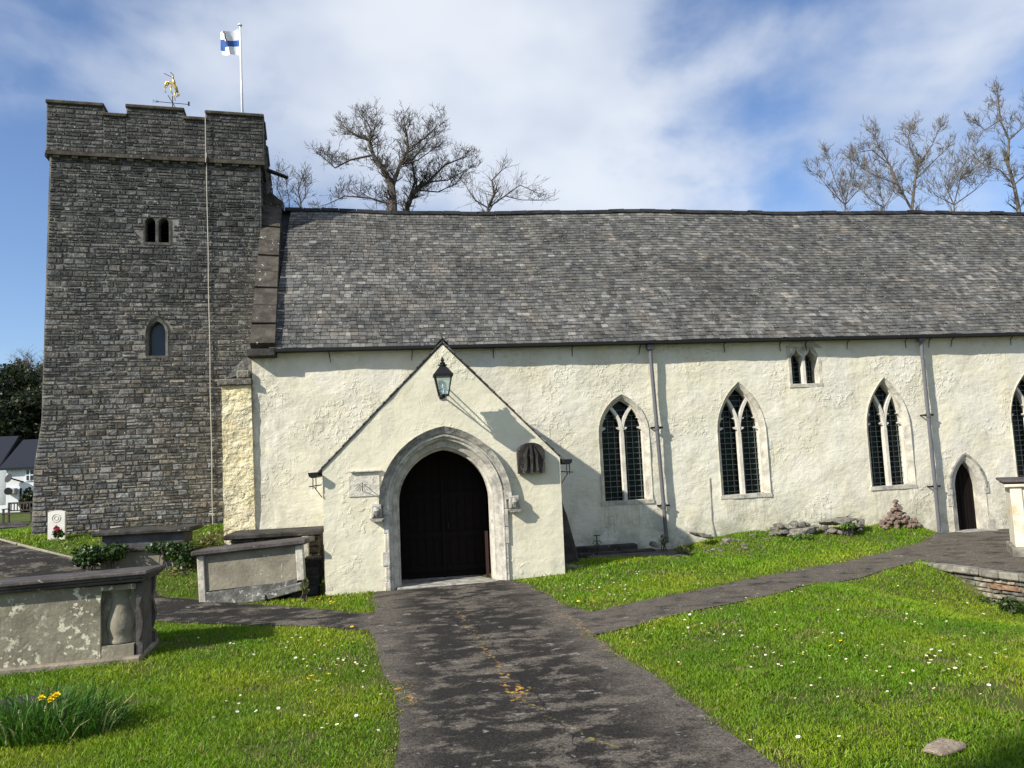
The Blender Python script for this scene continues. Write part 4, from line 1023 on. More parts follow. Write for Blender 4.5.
TT = Matrix.Translation(Vector((-2.8, 10.2, .86))) @ Matrix.Rotation(R_(-1.1), 4, 'Y') @ Matrix.Rotation(R_(-3), 4, 'X') @ Matrix.Translation(Vector((2.8, -10.2, -.86)))
m = MB(); profile_slab(m, -5.85, -2.78, 9.66, 10.74, .865, .985, [(.06, 0, .36), (.025, .34, .62), (0, .60, 1.0)]); 
m.build('top_slab', TOMBTOP, tA, T=TAM @ TT)
# B: chest tomb by the porch, leaning
aL = at(192, 551, 13.5); aR = at(306, 539, 13.3); bL = at(200, 601, 13.5); bR = at(303, 594, 13.3)
tB = thing('chest_tomb', 'subsiding grey chest tomb with pale corner posts beside the porch', 'tomb', ((bL.x+bR.x)/2, 13.9, 0))
sl_ = math.atan2(aR.z-aL.z, aR.x-aL.x)
TB = Matrix.Translation(Vector(((aL.x+aR.x)/2, 13.4, (aL.z+aR.z)/2))) @ Matrix.Rotation(-sl_, 4, 'Y') @ Matrix.Rotation(R_(-3), 4, 'Z') @ Matrix.Rotation(R_(-2), 4, 'X')
hw = (aR.x-aL.x)/2
m = MB(); m.cbox((-hw, -.06, -.085), (hw, .92, .0), .02); m.build('top_slab', TOMBTOP, tB, T=TB)
m = MB(); m.box((-hw+.17, .06, -.66), (hw-.18, .8, -.086)); m.build('chest', TOMBGREY, tB, T=TB)
m = MB(); m.cbox((-hw+.07, .02, -.84), (-hw+.18, .16, -.086), .01); m.build('corner_post', SURR, tB, T=TB)
m = MB(); m.cbox((hw-.19, .015, -.66), (hw-.07, .16, -.086), .01); m.build('corner_post', SURR, tB, T=TB)
m = MB(); m.prism([(-hw+.16, -.84), (hw-.60, -.90), (hw-.22, -.76), (hw-.18, -.62), (hw-.5, -.66), (-hw+.16, -.68)], .03, .80); m.box((-hw+.16, -.02, -.90), (.2, .3, -.82)); m.build('base_course', KERBST, tB, T=TB)
m = MB(); m.cbox((.1, -.03, -.93), (hw-.2, .4, -.80), .015, M=Matrix.Rotation(R_(-9), 4, 'Y')); m.build('sunken_kerb', KERBST, tB, T=TB)
# C: long slab tomb behind it, against the nave corner
cL = at(225, 535, 15.0); cR = at(322, 529, 14.9)
tC = thing('table_tomb', 'dark flat-topped tomb on rubble between the buttress and the porch wall', 'tomb', ((cL.x+cR.x)/2, 15.4, .2))
m = MB(); m.cbox((cL.x, 14.85, cL.z-.09), (cR.x, 15.95, cL.z+.0), .02, M=None); m.build('top_slab', DARKSLAB, tC)
m = MB(); rng = random.Random(3)
m.box((cL.x+.12, 14.99, .0), (cR.x-.06, 15.8, cL.z-.091), (.05, .045, .04, 1))
masonry(m, Vector((cL.x+.1, 14.98, .0)), X, Z, -Yv, lambda z: (0, cR.x-cL.x-.16), cL.z-.1, rng=rng, colf=lambda u, z, r: ((lambda b: (b*1.1, b, b*.8, 1))(r.uniform(.05, .16))), ch=(.08, .16), cl=(.15, .5), dep=(0, .05)); m.build('rubble_base', RUBBLE, tC, fix=False)
m = MB(); m.cbox((cR.x-.36, 14.8, .35), (cR.x-.24, 14.94, cL.z-.092), .01); m.build('corner_post', LIME, tC)
# steps of rubble between tomb B and the porch
for i, (x, y, z, w, h) in enumerate(((-1.42, 13.75, .05, .30, .12), (-1.40, 13.85, .18, .32, .13), (-1.43, 13.95, .32, .34, .12), (-1.38, 14.05, .45, .30, .14), (-1.60, 13.7, .0, .22, .10))):
    o = MB().cbox((x-w/2, y-.2, z-.05), (x+w/2, y+.2, z+h-.01), .02, M=Matrix.Rotation(R_(0), 4, 'Z')).build('rubble_block', DARKSLAB); tag(o, ('lowest', 'second', 'third', 'topmost', 'separate small')[i] + ' dark stone block stacked between leaning tomb and porch wall', 'stone block', 'dark stone blocks beside the porch')
# D: two-tier tomb with ivy in front of the tower
dL = at(93, 533, 15.6); dR = at(192, 530, 15.6)
tD = thing('chest_tomb', 'two-tiered dark topped chest tomb overgrown with ivy before the tower', 'tomb', ((dL.x+dR.x)/2, 16.0, .35))
m = MB(); m.cbox((dL.x, 15.5, dL.z-.07), (dR.x, 16.5, dL.z+.01), .02); m.build('top_slab', DARKSLAB, tD)
m = MB(); m.box((dL.x+.15, 15.62, dL.z-.30), (dR.x-.17, 16.35, dL.z-.071)); m.build('upper_panel', stone_mat('slate_panel', (.06, .06, .06), (.10, .10, .10), 3, .004, 20), tD)
m = MB(); m.cbox((dL.x+.10, 15.48, dL.z-.37), (dR.x-.25, 16.45, dL.z-.301), .015); m.build('ledge', DARKSLAB, tD)
m = MB(); m.box((dL.x+.14, 15.56, .2), (dR.x-.42, 16.38, dL.z-.371)); m.build('chest', TOMBGREY, tD)
m = MB(); m.cbox((dR.x-.46, 15.5, .2), (dR.x-.30, 15.66, dL.z-.371), .01); m.build('corner_post', LIMED, tD)
# white war-grave headstone
h0 = at(48, 534, 18.1); h1 = at(66, 510, 18.1); hx = (h0.x+h1.x)/2
hs = thing('headstone', 'upright white military headstone standing against the tower base', 'headstone', (hx, 18.1, hz(hx, 18.1)))
w = (h1.x-h0.x)/2*.96; m = MB(); m.prism([(hx-w, h0.z-.3), (hx+w, h0.z-.3), (hx+w, h1.z-.03), (hx+w*.5, h1.z-.008), (hx, h1.z), (hx-w*.5, h1.z-.008), (hx-w, h1.z-.03)], 18.06, 18.14); m.build('slab', HEADST, hs)
m = MB(); c = (hx, h1.z-.16); m.tube([(c[0]+.085*math.cos(a), 18.058, c[1]+.085*math.sin(a)) for a in [i*math.pi/8 for i in range(17)]], .007, 4); m.tube([(c[0]+.045*math.cos(a), 18.058, c[1]+.045*math.sin(a)) for a in [i*math.pi/4 for i in range(9)]], .006, 4)
m.tube([(hx, 18.058, c[1]-.14), (hx, 18.058, c[1]-.36)], .006, 4); m.tube([(hx-.06, 18.058, c[1]-.2), (hx+.06, 18.058, c[1]-.2)], .006, 4); m.build('carved_badge', stone_mat('badge', (.45, .43, .39), (.55, .52, .48), 5), hs)
# E: pale chest tomb at right edge
TEy = 12.3; eL = at(1003, 555, TEy); eT = at(1000, 482, TEy)
tE = thing('chest_tomb', 'cream painted chest tomb with oval medallion at the right edge on the terrace', 'tomb', (eL.x+.8, TEy+.5, 0))
x0 = eL.x+.28; zt = eT.z
TEM = Matrix.Translation(Vector((x0, TEy, 0))) @ Matrix.Rotation(R_(-36), 4, 'Z') @ Matrix.Translation(Vector((-x0, -TEy, 0)))
m = MB(); m.box((x0, TEy+.02, .18), (x0+2.0, TEy+1.0, zt-.10)); m.build('chest', TOMBWHITE, tE, T=TEM)
m = MB(); m.cbox((x0-.12, TEy-.09, zt-.02), (x0+2.2, TEy+1.15, zt+.03), .015); m.build('top_slab', TOMBTOP, tE, T=TEM)
m = MB(); m.cbox((x0-.09, TEy-.06, zt-.10), (x0+2.1, TEy+1.08, zt-.046), .012); m.cbox((x0-.01, TEy-.012, .18), (x0+.17, TEy+.06, zt-.101), .01); m.cbox((x0+1.8, TEy-.012, .18), (x0+2.0, TEy+.06, zt-.101), .01); m.build('pilaster', TOMBWHITE, tE, T=TEM)
m = MB(); m.tube([(x0+.66+.30*math.cos(a), TEy+.0, .62+.33*math.sin(a)) for a in [i*math.pi/12 for i in range(25)]], .028, 6); m.tube([(x0+.66+.20*math.cos(a), TEy+.005, .62+.23*math.sin(a)) for a in [i*math.pi/12 for i in range(25)]], .014, 6); m.build('oval_moulding', RUST, tE, T=TEM)
m = MB(); 
for k in range(5): m.cbox((x0-.07+k*.42, TEy-.06, -.02), (x0+.34+k*.42, TEy+1.05, .18-.01*(k % 2)), .015)
m.build('plinth', ROCK, tE, T=TEM)

# ledger platform F by the nave wall
fl = at(598, 565, 14.7)
tF = thing('ledger_tomb', 'low dark flat grave slab lying beside the nave wall by the downpipe', 'grave slab', (4.6, 15.1, .05))
a = at(598, 562, 14.7); b = at(681, 552, 14.9); 
m = MB(); m.cbox((a.x, 14.7, a.z-.28), (b.x, 15.75, a.z-.06), .02); m.build('base', LIMED, tF)
m = MB(); m.cbox((a.x-.05, 14.62, a.z-.06), (b.x+.04, 15.8, a.z+.03), .015); m.build('slab', TOMBTOP, tF)
a = at(580, 550, 15.4); b = at(643, 545, 15.4)
for i, (y, z, x0_, x1_) in enumerate(((15.85, a.z-.02, a.x, b.x), (15.6, a.z-.12, a.x, b.x+.3))):
    o = MB().cbox((x0_, y-.1, z-.22), (x1_, y+.12, z+.03), .02).build('kerb_stone', DARKSLAB); tag(o, ('longer black stone kerb nearer the camera', 'shorter black stone kerb closest to the nave wall')[1-i]+' in porch shade', 'kerb stone', 'dark kerb stones in the shade of the porch')
# leaning slab by porch side
m = MB(); s0 = at(562, 486, 14.5); s1 = at(571, 500, 14.5); s2 = at(583, 568, 14.3)
m.add([(2.99, 14.2, -.1), (3.42, 14.2, -.1), (3.25, 14.6, 1.0), (3.14, 14.7, 1.42), (2.99, 14.7, 1.5), (2.99, 14.32, -.1), (3.42, 14.32, -.1), (3.25, 14.72, 1.0), (3.14, 14.82, 1.42), (2.99, 14.82, 1.5)],
      [(0,1,2,3,4),(9,8,7,6,5),(0,5,6,1),(1,6,7,2),(2,7,8,3),(3,8,9,4),(4,9,5,0)])
tag(m.build('leaning_gravestone', DARKSLAB), 'tall black gravestone leaning against the side of the porch', 'gravestone')
# iron cross marker
c = at(597, 543, 15.5); ic = thing('iron_marker', 'little black iron cross standing by the nave wall in porch shade', 'grave marker', (c.x, 15.5, c.z-.15))
m = MB(); m.tube([(c.x, 15.5, c.z-.3), (c.x, 15.5, c.z+.16)], .01, 5); m.tube([(c.x-.07, 15.5, c.z+.15), (c.x+.07, 15.5, c.z+.15)], .009, 5)
for s in (-1, 1): m.tube([(c.x, 15.5, c.z+.02), (c.x+s*.05, 15.5, c.z+.05), (c.x+s*.09, 15.5, c.z-.01)], .008, 5); m.tube([(c.x, 15.5, c.z+.0), (c.x+s*.06, 15.5, c.z-.06)], .008, 5)
m.build('cross', IRON, ic)
# rock shapes
import bmesh
def rockmesh(name, seed, mat, sx=1, sy=1, sz=1):
    rng = random.Random(seed); bm = bmesh.new()
    for _ in range(22):
        v = Vector((rng.gauss(0, 1), rng.gauss(0, 1), rng.gauss(0, 1))).normalized(); v = Vector([math.copysign(abs(c)**.55, c) for c in v])
        bm.verts.new((v.x*sx*.5, v.y*sy*.5, v.z*sz*.5))
    bmesh.ops.convex_hull(bm, input=bm.verts); 
    for v in [v for v in bm.verts if not v.link_faces]: bm.verts.remove(v)
    bmesh.ops.bevel(bm, geom=bm.edges[:], offset=.035, segments=1, affect='EDGES')
    me = bpy.data.meshes.new(name); bm.to_mesh(me); bm.free(); me.materials.append(mat); return me
RM = [rockmesh('stone', s, ROCK, 1.3, .9, .6) for s in range(6)]; RP = [rockmesh('stone', s+20, ROCKP, 1.1, .9, .8) for s in range(5)]; RF = [rockmesh('stone', s+40, ROCK, 1.9, 1.2, .35) for s in range(4)]
def rock(me, name, loc, s, label, cat, group=None, rot=None, rng=random.Random(1)):
    o = bpy.data.objects.new(name, me); COL.objects.link(o); o.location = loc; o.scale = (s, s, s); o.rotation_euler = rot or (rng.uniform(-.3, .3), rng.uniform(-.3, .3), rng.uniform(0, 6.28)); tag(o, label, cat, group); return o
rng = random.Random(70)
p = at(900, 528, 15.75)
n = 0
for lvl, (cnt, rad, dz) in enumerate(((30, .50, .0), (26, .38, .07), (20, .27, .15), (14, .18, .24), (9, .12, .33), (5, .06, .41), (2, .02, .48))):
    for k in range(cnt):
        a = 2*math.pi*k/max(1, cnt)+rng.uniform(-.2, .2); r = rad*rng.uniform(.4, 1.1)
        rock(RP[n % 5], 'rubble_stone', (p.x+r*math.cos(a), 15.8+.5*r*math.sin(a), hz(p.x, 15.8)+.03+dz+rng.uniform(-.03, .03)), rng.uniform(.06, .14), 'reddish-brown stone in the small heap against the nave wall', 'stone', 'stones of the heap against the nave wall', rng=rng); n += 1
# row of broken masonry and stones along the foot of the wall
def line_rocks(pts, cnt, smin, smax, meshes, label, group, jit=.06, dz=.0):
    for k in range(cnt):
        t = rng.random()*(len(pts)-1); i = int(t); q = pts[i].lerp(pts[i+1], t-i)
        x, y = q.x+rng.uniform(-jit, jit), q.y+rng.uniform(-jit*2, jit*2); s = rng.uniform(smin, smax)
        rock(rng.choice(meshes), 'rubble_stone', (x, y, hz(x, y)+s*.04+dz*rng.random()), s, label, 'stone', group, rng=rng)
line_rocks([at(775, 530, 15.6), at(800, 528, 15.6), at(866, 523, 15.6)], 46, .09, .19, RM, 'grey stone in the low broken wall stub below the third window', 'stones of the low broken wall stub', dz=.22)
line_rocks([at(684, 543, 15.3), at(730, 545, 15.3), at(790, 540, 15.4)], 22, .05, .13, RM, 'grey stone half sunk in the grass below the second window', 'stones scattered below the second window', .18)
line_rocks([at(730, 552, 14.7), at(800, 552, 14.6), at(830, 548, 14.6)], 6, .05, .11, RM, 'small grey stone in the lawn just above the right path', 'stones in the lawn above the right path', .2)
for i, (px, py, s, rx, ry, lab) in enumerate(((703, 536, .30, .1, .25, 'tilted dark slab fragment right of the leaning downpipe foot'), (735, 541, .30, 0, .1, 'flat dark slab fragment lying below the second window'), (765, 540, .34, 0, -.05, 'long flat slab fragment between second window and wall stub'), (800, 531, .42, .0, -.1, 'flat slab leaning on the left end of the wall stub'), (840, 522, .46, .0, -.05, 'broad flat capping slab on top of the wall stub'))):
    q = at(px, py, 15.6); rock(RF[i % 4], 'slab_fragment', (q.x, 15.6, q.z), s, lab, 'stone slab', 'broken slabs along the foot of the nave wall', (rx, ry, .1))
q = at(575, 568, 13.9); rock(RM[2], 'pale_stone', (q.x+.05, 13.95, q.z-.02), .36, 'rounded pale stone at the porch corner beside the leaning gravestone', 'stone', None, (0, 0, .2))
q = at(705, 540, 15.9); rock(RM[3], 'grey_stone', (at(654, 546, 15.9).x, 15.9, at(654, 546, 15.9).z+.03), .2, 'small dark boulder just left of the leaning downpipe foot', 'stone')
q = atg(944, 752); rock(rockmesh('stone', 61, stone_mat('brownish_slab', (.26, .20, .14), (.40, .33, .24), 6, .01, 20), 2.1, 1.2, .3), 'paving_fragment', (q.x, q.y, q.z+.035), .16, 'single flat pinkish stone in the grass at bottom right', 'stone', None, (.05, 0, .35)); 
q = atg(14, 716); o_ = rock(RF[2], 'grave_tablet', (q.x-.12, q.y+.1, q.z+.05), .32, 'dark flat stone behind the daffodil clump at left edge', 'stone', None, (.05, 0, .3)); o_.data = o_.data.copy(); o_.data.materials[0] = DARKSLAB

# terrace kerb wall
kw = MB(); rng = random.Random(44)
K = [Vector((9.12, 12.80, 0)), Vector((9.30, 12.0, 0)), Vector((9.60, 10.6, 0)), Vector((9.95, 8.6, 0)), Vector((10.25, 6.6, 0))]
kt = thing('kerb_wall', 'low mossy dry-stone retaining wall along the edge of the terrace', 'wall', (9.3, 11.5, -.2))
for a, b in zip(K, K[1:]):
    d = (b-a); L = d.length; d.normalize(); n = Vector((d.y, -d.x, 0)); n = n if n.x < 0 else -n
    masonry(kw, a+Vector((0, 0, -.62))+n*.05, d, Z, n, lambda z, L=L: (0, L), .52, rng=rng, ch=(.05, .10), cl=(.12, .35), dep=(0, .06), colf=lambda u, z, r: r.choice(((.22, .14, .085, 1), (.19, .17, .13, 1), (.12, .115, .10, 1), (.24, .22, .17, 1), (.15, .14, .12, 1))))
    c = a-n*.04; kw.add([c+n*.05+Vector((0, 0, -.5)), c+d*L+n*.05+Vector((0, 0, -.5)), c+d*L+n*.05+Vector((0, 0, -.1)), c+n*.05+Vector((0, 0, -.1))], [(0, 1, 2, 3)], (.04, .035, .03, 1))
kw.build('rubble_course', RUBBLE, kt, fix=False)
km = MB()
for a, b in zip(K, K[1:]):
    d = (b-a); L = d.length; d.normalize(); n = Vector((d.y, -d.x, 0)); n = n if n.x < 0 else -n; s = 0; an = math.atan2(d.y, d.x)
    while s < L:
        l = min(rng.uniform(.2, .5), L-s+.01); c = a+d*s; T_ = Matrix.Translation(c+n*.02+Vector((0, 0, -.105+rng.uniform(-.01, .01)))) @ Matrix.Rotation(an, 4, 'Z')
        km.cbox((.006, -.13, 0), (l-.006, .13+rng.uniform(-.02, .03), .105+rng.uniform(0, .02)), .02, M=T_); s += l
km.build('kerb_capping', ROCK, kt)
# little kerb stone edge of the left path
kk = MB()
P = LP_FAR[3:]
for a, b in zip(P, P[1:]):
    kk.tube([Vector((a.x, a.y, hz(a.x, a.y)+.0)), Vector((b.x, b.y, hz(b.x, b.y)+.0))], .035, 6)
tag(kk.build('path_kerb', TOMBGREY), 'pale stone kerb edging the left path towards the tower', 'kerb', kind='structure')

# ================================================================ VEGETATION
def leaf_cloud(name, parent, blobs, count, size, cols, seed, mat=None, shell=.6):
    rs = np.random.RandomState(seed); V = []; Fc = []; C = []
    per = np.array([b[3]*b[4]*b[5] for b in blobs])**.66; per = (per/per.sum()*count).astype(int)
    allp = []; alln = []; allt = []
    for (cx, cy, cz, rx, ry, rz), k in zip(blobs, per):
        d = rs.normal(size=(k, 3)); d /= np.linalg.norm(d, axis=1)[:, None]; r = shell+(1-shell)*rs.random((k, 1)); r *= 1+.18*np.sin(d[:, :1]*7+cx*5)*np.cos(d[:, 2:]*6)
        allp.append(d*r*np.array([[rx, ry, rz]])+np.array([[cx, cy, cz]])); alln.append(d+rs.normal(size=(k, 3))*.7)
    P = np.concatenate(allp); N = np.concatenate(alln); N /= np.linalg.norm(N, axis=1)[:, None]; k = len(P)
    t = np.cross(N, rs.normal(size=(k, 3))); t /= np.linalg.norm(t, axis=1)[:, None]; b = np.cross(N, t); s = size*(.6+.8*rs.random((k, 1)))
    V = np.stack([P-t*s*.5, P-b*s*.35+N*s*.1, P+t*s*.6, P+b*s*.35+N*s*.1], 1).reshape(-1, 3); F = np.arange(4*k).reshape(k, 4)
    cols = np.array(cols); ci = cols[rs.randint(len(cols), size=k)]*(.7+.6*rs.random((k, 1))); C = np.column_stack([ci, np.ones(k)])
    o = org(parent); V = V-np.array([o.x, o.y, o.z]); return numesh(name, V, F, mat or LEAFM, C, parent)
IVY = [(.03, .06, .012), (.045, .085, .018), (.02, .04, .01), (.06, .11, .025)]
def ivy(name, label, blobs, count, size=.07, seed=1, cols=IVY, cat='ivy'):
    c = blobs[0]; t = thing(name, label, cat, (c[0], c[1], hz(c[0], c[1])))
    leaf_cloud('foliage', t, blobs, count, size, cols, seed)
    m = MB(); rg = random.Random(seed)
    for b in blobs:
        for k in range(4): m.tube([(b[0]+rg.uniform(-.1, .1), b[1], hz(b[0], b[1])-.05), (b[0]+rg.uniform(-.2, .2)*b[3], b[1]+rg.uniform(-.2, .2), b[2]), (b[0]+rg.uniform(-.7, .7)*b[3], b[1]-b[4]*.4, b[2]+.5*b[5])], [.012, .01, .005], 4)
    m.build('stem', BARK, t); return t
p = at(90, 556, 15.3); q = at(112, 553, 15.3)
ivy('ivy_bush', 'dense dark ivy bush at the left end of the two-tiered tomb', [(p.x, 15.3, p.z, .30, .3, .20), (q.x, 15.3, q.z+.02, .26, .25, .15)], 1400, .065, 5)
p = at(178, 552, 15.3); ivy('ivy_bush', 'dark ivy hanging over the right end of the two-tiered tomb', [(p.x, 15.4, p.z, .30, .22, .20), (p.x+.1, 15.35, p.z-.2, .18, .2, .25), (p.x-.3, 15.4, p.z+.1, .3, .12, .1)], 1100, .06, 6)
DRY = [(.10, .13, .03), (.16, .15, .05), (.07, .10, .02), (.2, .17, .08)]
p = at(212, 535, 17.0); ivy('weeds', 'yellow-green weeds growing at the foot of the tower by the white buttress', [(p.x, 17.0, p.z-.1, .6, .3, .2), (p.x-.2, 16.2, p.z-.35, .5, .4, .25), (p.x-.15, 15.2, p.z-.55, .35, .3, .2)], 1600, .05, 8, DRY, 'weeds')
p = at(305, 592, 13.1); ivy('weeds', 'small leafy weed growing from the right base of the leaning tomb', [(p.x, 13.05, p.z+.1, .07, .06, .13)], 90, .05, 9, DRY, 'weeds')
p = at(802, 538, 15.3); ivy('weeds', 'bright green leaves growing on the broken wall stub', [(p.x, 15.3, p.z+.02, .30, .1, .07), (at(850, 526, 15.3).x, 15.35, at(850, 526, 15.3).z, .2, .1, .07)], 420, .05, 10, [(.09, .16, .03), (.13, .20, .04)], 'weeds')
p = at(683, 552, 14.9); ivy('weeds', 'pale weeds sprouting right of the low grave slab', [(p.x, 14.9, p.z+.02, .16, .12, .14), (at(663, 538, 15.5).x, 15.5, at(663, 540, 15.5).z, .08, .08, .14)], 260, .045, 11, DRY, 'weeds')
p = at(1010, 585, 10.9); p.z = hz(9.25, 10.9)+.10; p.x = 9.28; ivy('weeds', 'dark green weeds against the terrace wall at right edge', [(p.x, 10.9, p.z, .14, .25, .13), (p.x-.05, 11.4, p.z-.02, .10, .2, .09)], 500, .045, 12, IVY, 'weeds')
p = at(58, 534, 17.9); fl_ = thing('grave_flowers', 'dark red flowers with green leaves laid before the white headstone', 'flowers', (p.x, 17.9, hz(p.x, 17.9)))
q = at(57, 527, 17.9); leaf_cloud('petals', fl_, [(q.x, 17.9, q.z-.07, .08, .07, .09)], 140, .05, [(.25, .02, .03), (.18, .01, .02), (.3, .05, .06)], 3, shell=.3); leaf_cloud('leaves', fl_, [(q.x+.03, 17.9, q.z-.15, .13, .08, .07)], 120, .06, IVY, 4)

# bare trees
def bare_tree(name, label, Y, limbs, seed, mat=None, depth=4, r0=.16, tw=1.0, buds=None, group=None, cat='tree', base=None, trunk_r=.22, blen=1.3, spread=.9):
    rg = random.Random(seed); b0 = at(*limbs[0][0][0][:2], Y); bx, bz = (base if base else (b0.x, 0)); gz = hz(bx, Y)
    t = thing(name, label, cat, (bx, Y, gz), group)
    tk = MB(); tk.tube([(bx, Y, gz-.3), (bx+.1*rg.uniform(-1, 1), Y, gz+(b0.z-gz)*.5), b0], [trunk_r*1.5, trunk_r*1.1, trunk_r], 10)
    cr = MB(); budp = []
    def grow(p, d, L, r, lv):
        n = 3 if lv > 1 else 4; pts = [p]; q = p.copy(); dd = d.copy()
        for i in range(n):
            dd = (dd+Vector((rg.uniform(-1, 1), rg.uniform(-1, 1), rg.uniform(-.6, .9)))*.22).normalized(); q = q+dd*L/n; pts.append(q.copy())
        rad = [max(.0065, r*(1-.75*i/n)) for i in range(n+1)]; cr.tube(pts, rad, 3 if lv >= 2 else 5, cap=False)
        if lv >= depth:
            if buds: budp.append(pts[-1])
            return
        for k in range(rg.choice((4, 5, 6)) if lv < depth-1 else rg.choice((4, 5))):
            i = rg.randint(1, n); a = pts[i]; sd = Vector((rg.uniform(-1, 1), rg.uniform(-1, 1), rg.uniform(-.3, .9))).normalized()
            grow(a, (dd*.7+sd*spread).normalized(), L*rg.uniform(.42, .68), rad[i]*.62, lv+1)
    for li, (pts, ra, rb) in enumerate(limbs):
        ra, rb = (ra*.66, rb*.7) if mat is BARKL else (ra*.8, rb*.8)
        P = [at(px, py, Y)+Vector((0, (rest[0] if rest else 0), 0)) for px, py, *rest in pts]; n = len(P)
        rad = [ra+(rb-ra)*i/(n-1) for i in range(n)]; (cr if li else tk).tube(P, rad, 7, cap=False)
        for i in range(1, n):
            for k in range(5 if mat is BARKL else 7):
                a = P[i-1].lerp(P[i], rg.random()); d = (P[i]-P[i-1]).normalized(); sd = Vector((rg.uniform(-1, 1), rg.uniform(-1, 1), rg.uniform(-.2, .9))).normalized()
                grow(a, (d*.6+sd*spread).normalized(), blen*rg.uniform(.6, 1.15)*(1.1-.35*i/n), rad[i]*.5, 2)
        grow(P[-1], (P[-1]-P[-2]).normalized(), blen*.8, rb, 2); grow(P[-1], ((P[-1]-P[-2]).normalized()+Vector((.5, .1, 0))).normalized(), blen*.7, rb*.7, 2); grow(P[-1], ((P[-1]-P[-2]).normalized()+Vector((-.5, -.1, 0))).normalized(), blen*.7, rb*.7, 2)
    tk.build('trunk', mat or BARK, t); co = cr.build('crown', mat or BARK, t, fix=False)
    if buds and budp:
        rs = np.random.RandomState(seed); P = np.array([tuple(p) for p in budp]); P = np.repeat(P, buds[0], 0)+rs.normal(size=(len(P)*buds[0], 3))*.10; k = len(P)
        N = rs.normal(size=(k, 3)); N /= np.linalg.norm(N, axis=1)[:, None]; t1 = np.cross(N, rs.normal(size=(k, 3))); t1 /= np.linalg.norm(t1, axis=1)[:, None]; b1 = np.cross(N, t1); s = buds[1]
        V = np.stack([P-t1*s, P-b1*s*.6, P+t1*s, P+b1*s*.6], 1).reshape(-1, 3)-np.array(tuple(org(t))); C = np.tile(np.array([[*buds[2], 1.0]]), (k, 1))*(.7+.6*rs.random((k, 1)))
        numesh('young_leaves', V, np.arange(4*k).reshape(k, 4), LEAFM, C, co)
    return t
bare_tree('bare_tree', 'large dark bare tree with crooked limbs above the left part of the nave roof', 32,
    [([(394, 235), (393, 205), (392, 188), (385, 172)], .24, .15), ([(385, 172), (373, 155), (369, 140), (357, 136), (348, 130)], .13, .04), ([(369, 140), (371, 130), (367, 122)], .06, .03),
     ([(392, 188), (400, 165), (408, 150), (407, 136), (405, 127)], .12, .03, ), ([(373, 155), (350, 160), (335, 168), (324, 158)], .06, .03), ([(408, 150), (425, 138), (435, 128)], .05, .02),
     ([(393, 205), (370, 198), (345, 196), (328, 204)], .06, .02), ([(400, 165), (418, 160), (432, 150)], .05, .02)], 5, depth=4, buds=(1, .018, (.13, .12, .05)), blen=.75)
bare_tree('bare_tree', 'dark bare tree with a forked stem just right of the crooked-limbed tree', 33,
    [([(407, 235), (407, 205), (416, 190)], .17, .12), ([(416, 190), (428, 182), (445, 165), (462, 158)], .09, .03), ([(407, 205), (415, 182), (412, 160), (425, 145)], .09, .03), ([(428, 182), (448, 180), (466, 170)], .05, .02), ([(416, 190), (438, 192), (455, 184)], .05, .02)], 6, depth=4, buds=(1, .018, (.13, .12, .05)), blen=.75)
bare_tree('bare_tree', 'smaller bare tree behind the roof around the middle of the ridge', 36,
    [([(489, 235), (488, 208), (494, 195)], .12, .07), ([(494, 195), (492, 180), (502, 170)], .06, .02), ([(488, 208), (505, 196), (520, 185), (535, 192)], .05, .02), ([(488, 208), (475, 200), (466, 186)], .05, .02), ([(505, 196), (522, 200), (540, 200)], .03, .02)], 7, depth=3, buds=(1, .02, (.13, .12, .05)), blen=.9)
bare_tree('bare_tree', 'thin bare saplings rising between the tower and the roof ridge', 30,
    [([(300, 235), (301, 205), (298, 190), (302, 178)], .04, .015), ([(285, 235), (283, 203), (277, 188), (279, 172)], .04, .015), ([(300, 205), (306, 196), (305, 184)], .02, .01), ([(292, 235), (289, 200), (286, 184)], .03, .01)], 8, depth=3, buds=(1, .02, (.12, .12, .05)), blen=.6, r0=.03, trunk_r=.05)
bare_tree('bare_tree', 'wide bare tree in the middle of the right-hand group behind the roof', 34,
    [([(914, 240), (912, 210), (915, 180), (919, 165)], .13, .07), ([(919, 165), (910, 148), (908, 136), (911, 130)], .07, .02), ([(919, 165), (932, 145), (938, 132)], .06, .02), ([(912, 210), (898, 185), (890, 165), (872, 150), (860, 152)], .09, .02), ([(890, 165), (878, 145), (874, 136)], .05, .02), ([(915, 180), (935, 160), (945, 150)], .05, .02), ([(898, 185), (875, 175), (862, 168)], .04, .02)], 9, mat=BARKL, depth=4, blen=.82, spread=.75)
bare_tree('bare_tree', 'tallest bare tree at the far right above the roof', 34,
    [([(1020, 240), (1019, 210), (1014, 185), (1008, 165)], .16, .10), ([(1008, 165), (1009, 140), (1001, 122), (999, 106), (998, 98)], .10, .02), ([(1009, 140), (1020, 130), (1030, 112)], .06, .02), ([(1014, 185), (1000, 170), (985, 166), (978, 160)], .06, .02), ([(1000, 120), (985, 130), (980, 126)], .04, .02), ([(1014, 185), (1030, 170), (1040, 150)], .06, .02)], 10, mat=BARKL, depth=4, blen=.76, spread=.75)
bare_tree('bare_tree', 'low pale multi-stemmed shrub tree left of the right-hand tree group', 33,
    [([(846, 240), (845, 205), (835, 180), (828, 160)], .05, .02), ([(845, 205), (850, 180), (852, 165)], .04, .015), ([(845, 205), (860, 188), (866, 172)], .04, .015), ([(845, 205), (830, 190), (818, 175)], .04, .015)], 12, mat=BARKL, depth=4, blen=.8, trunk_r=.06, buds=(1, .018, (.2, .2, .09)), spread=.6)
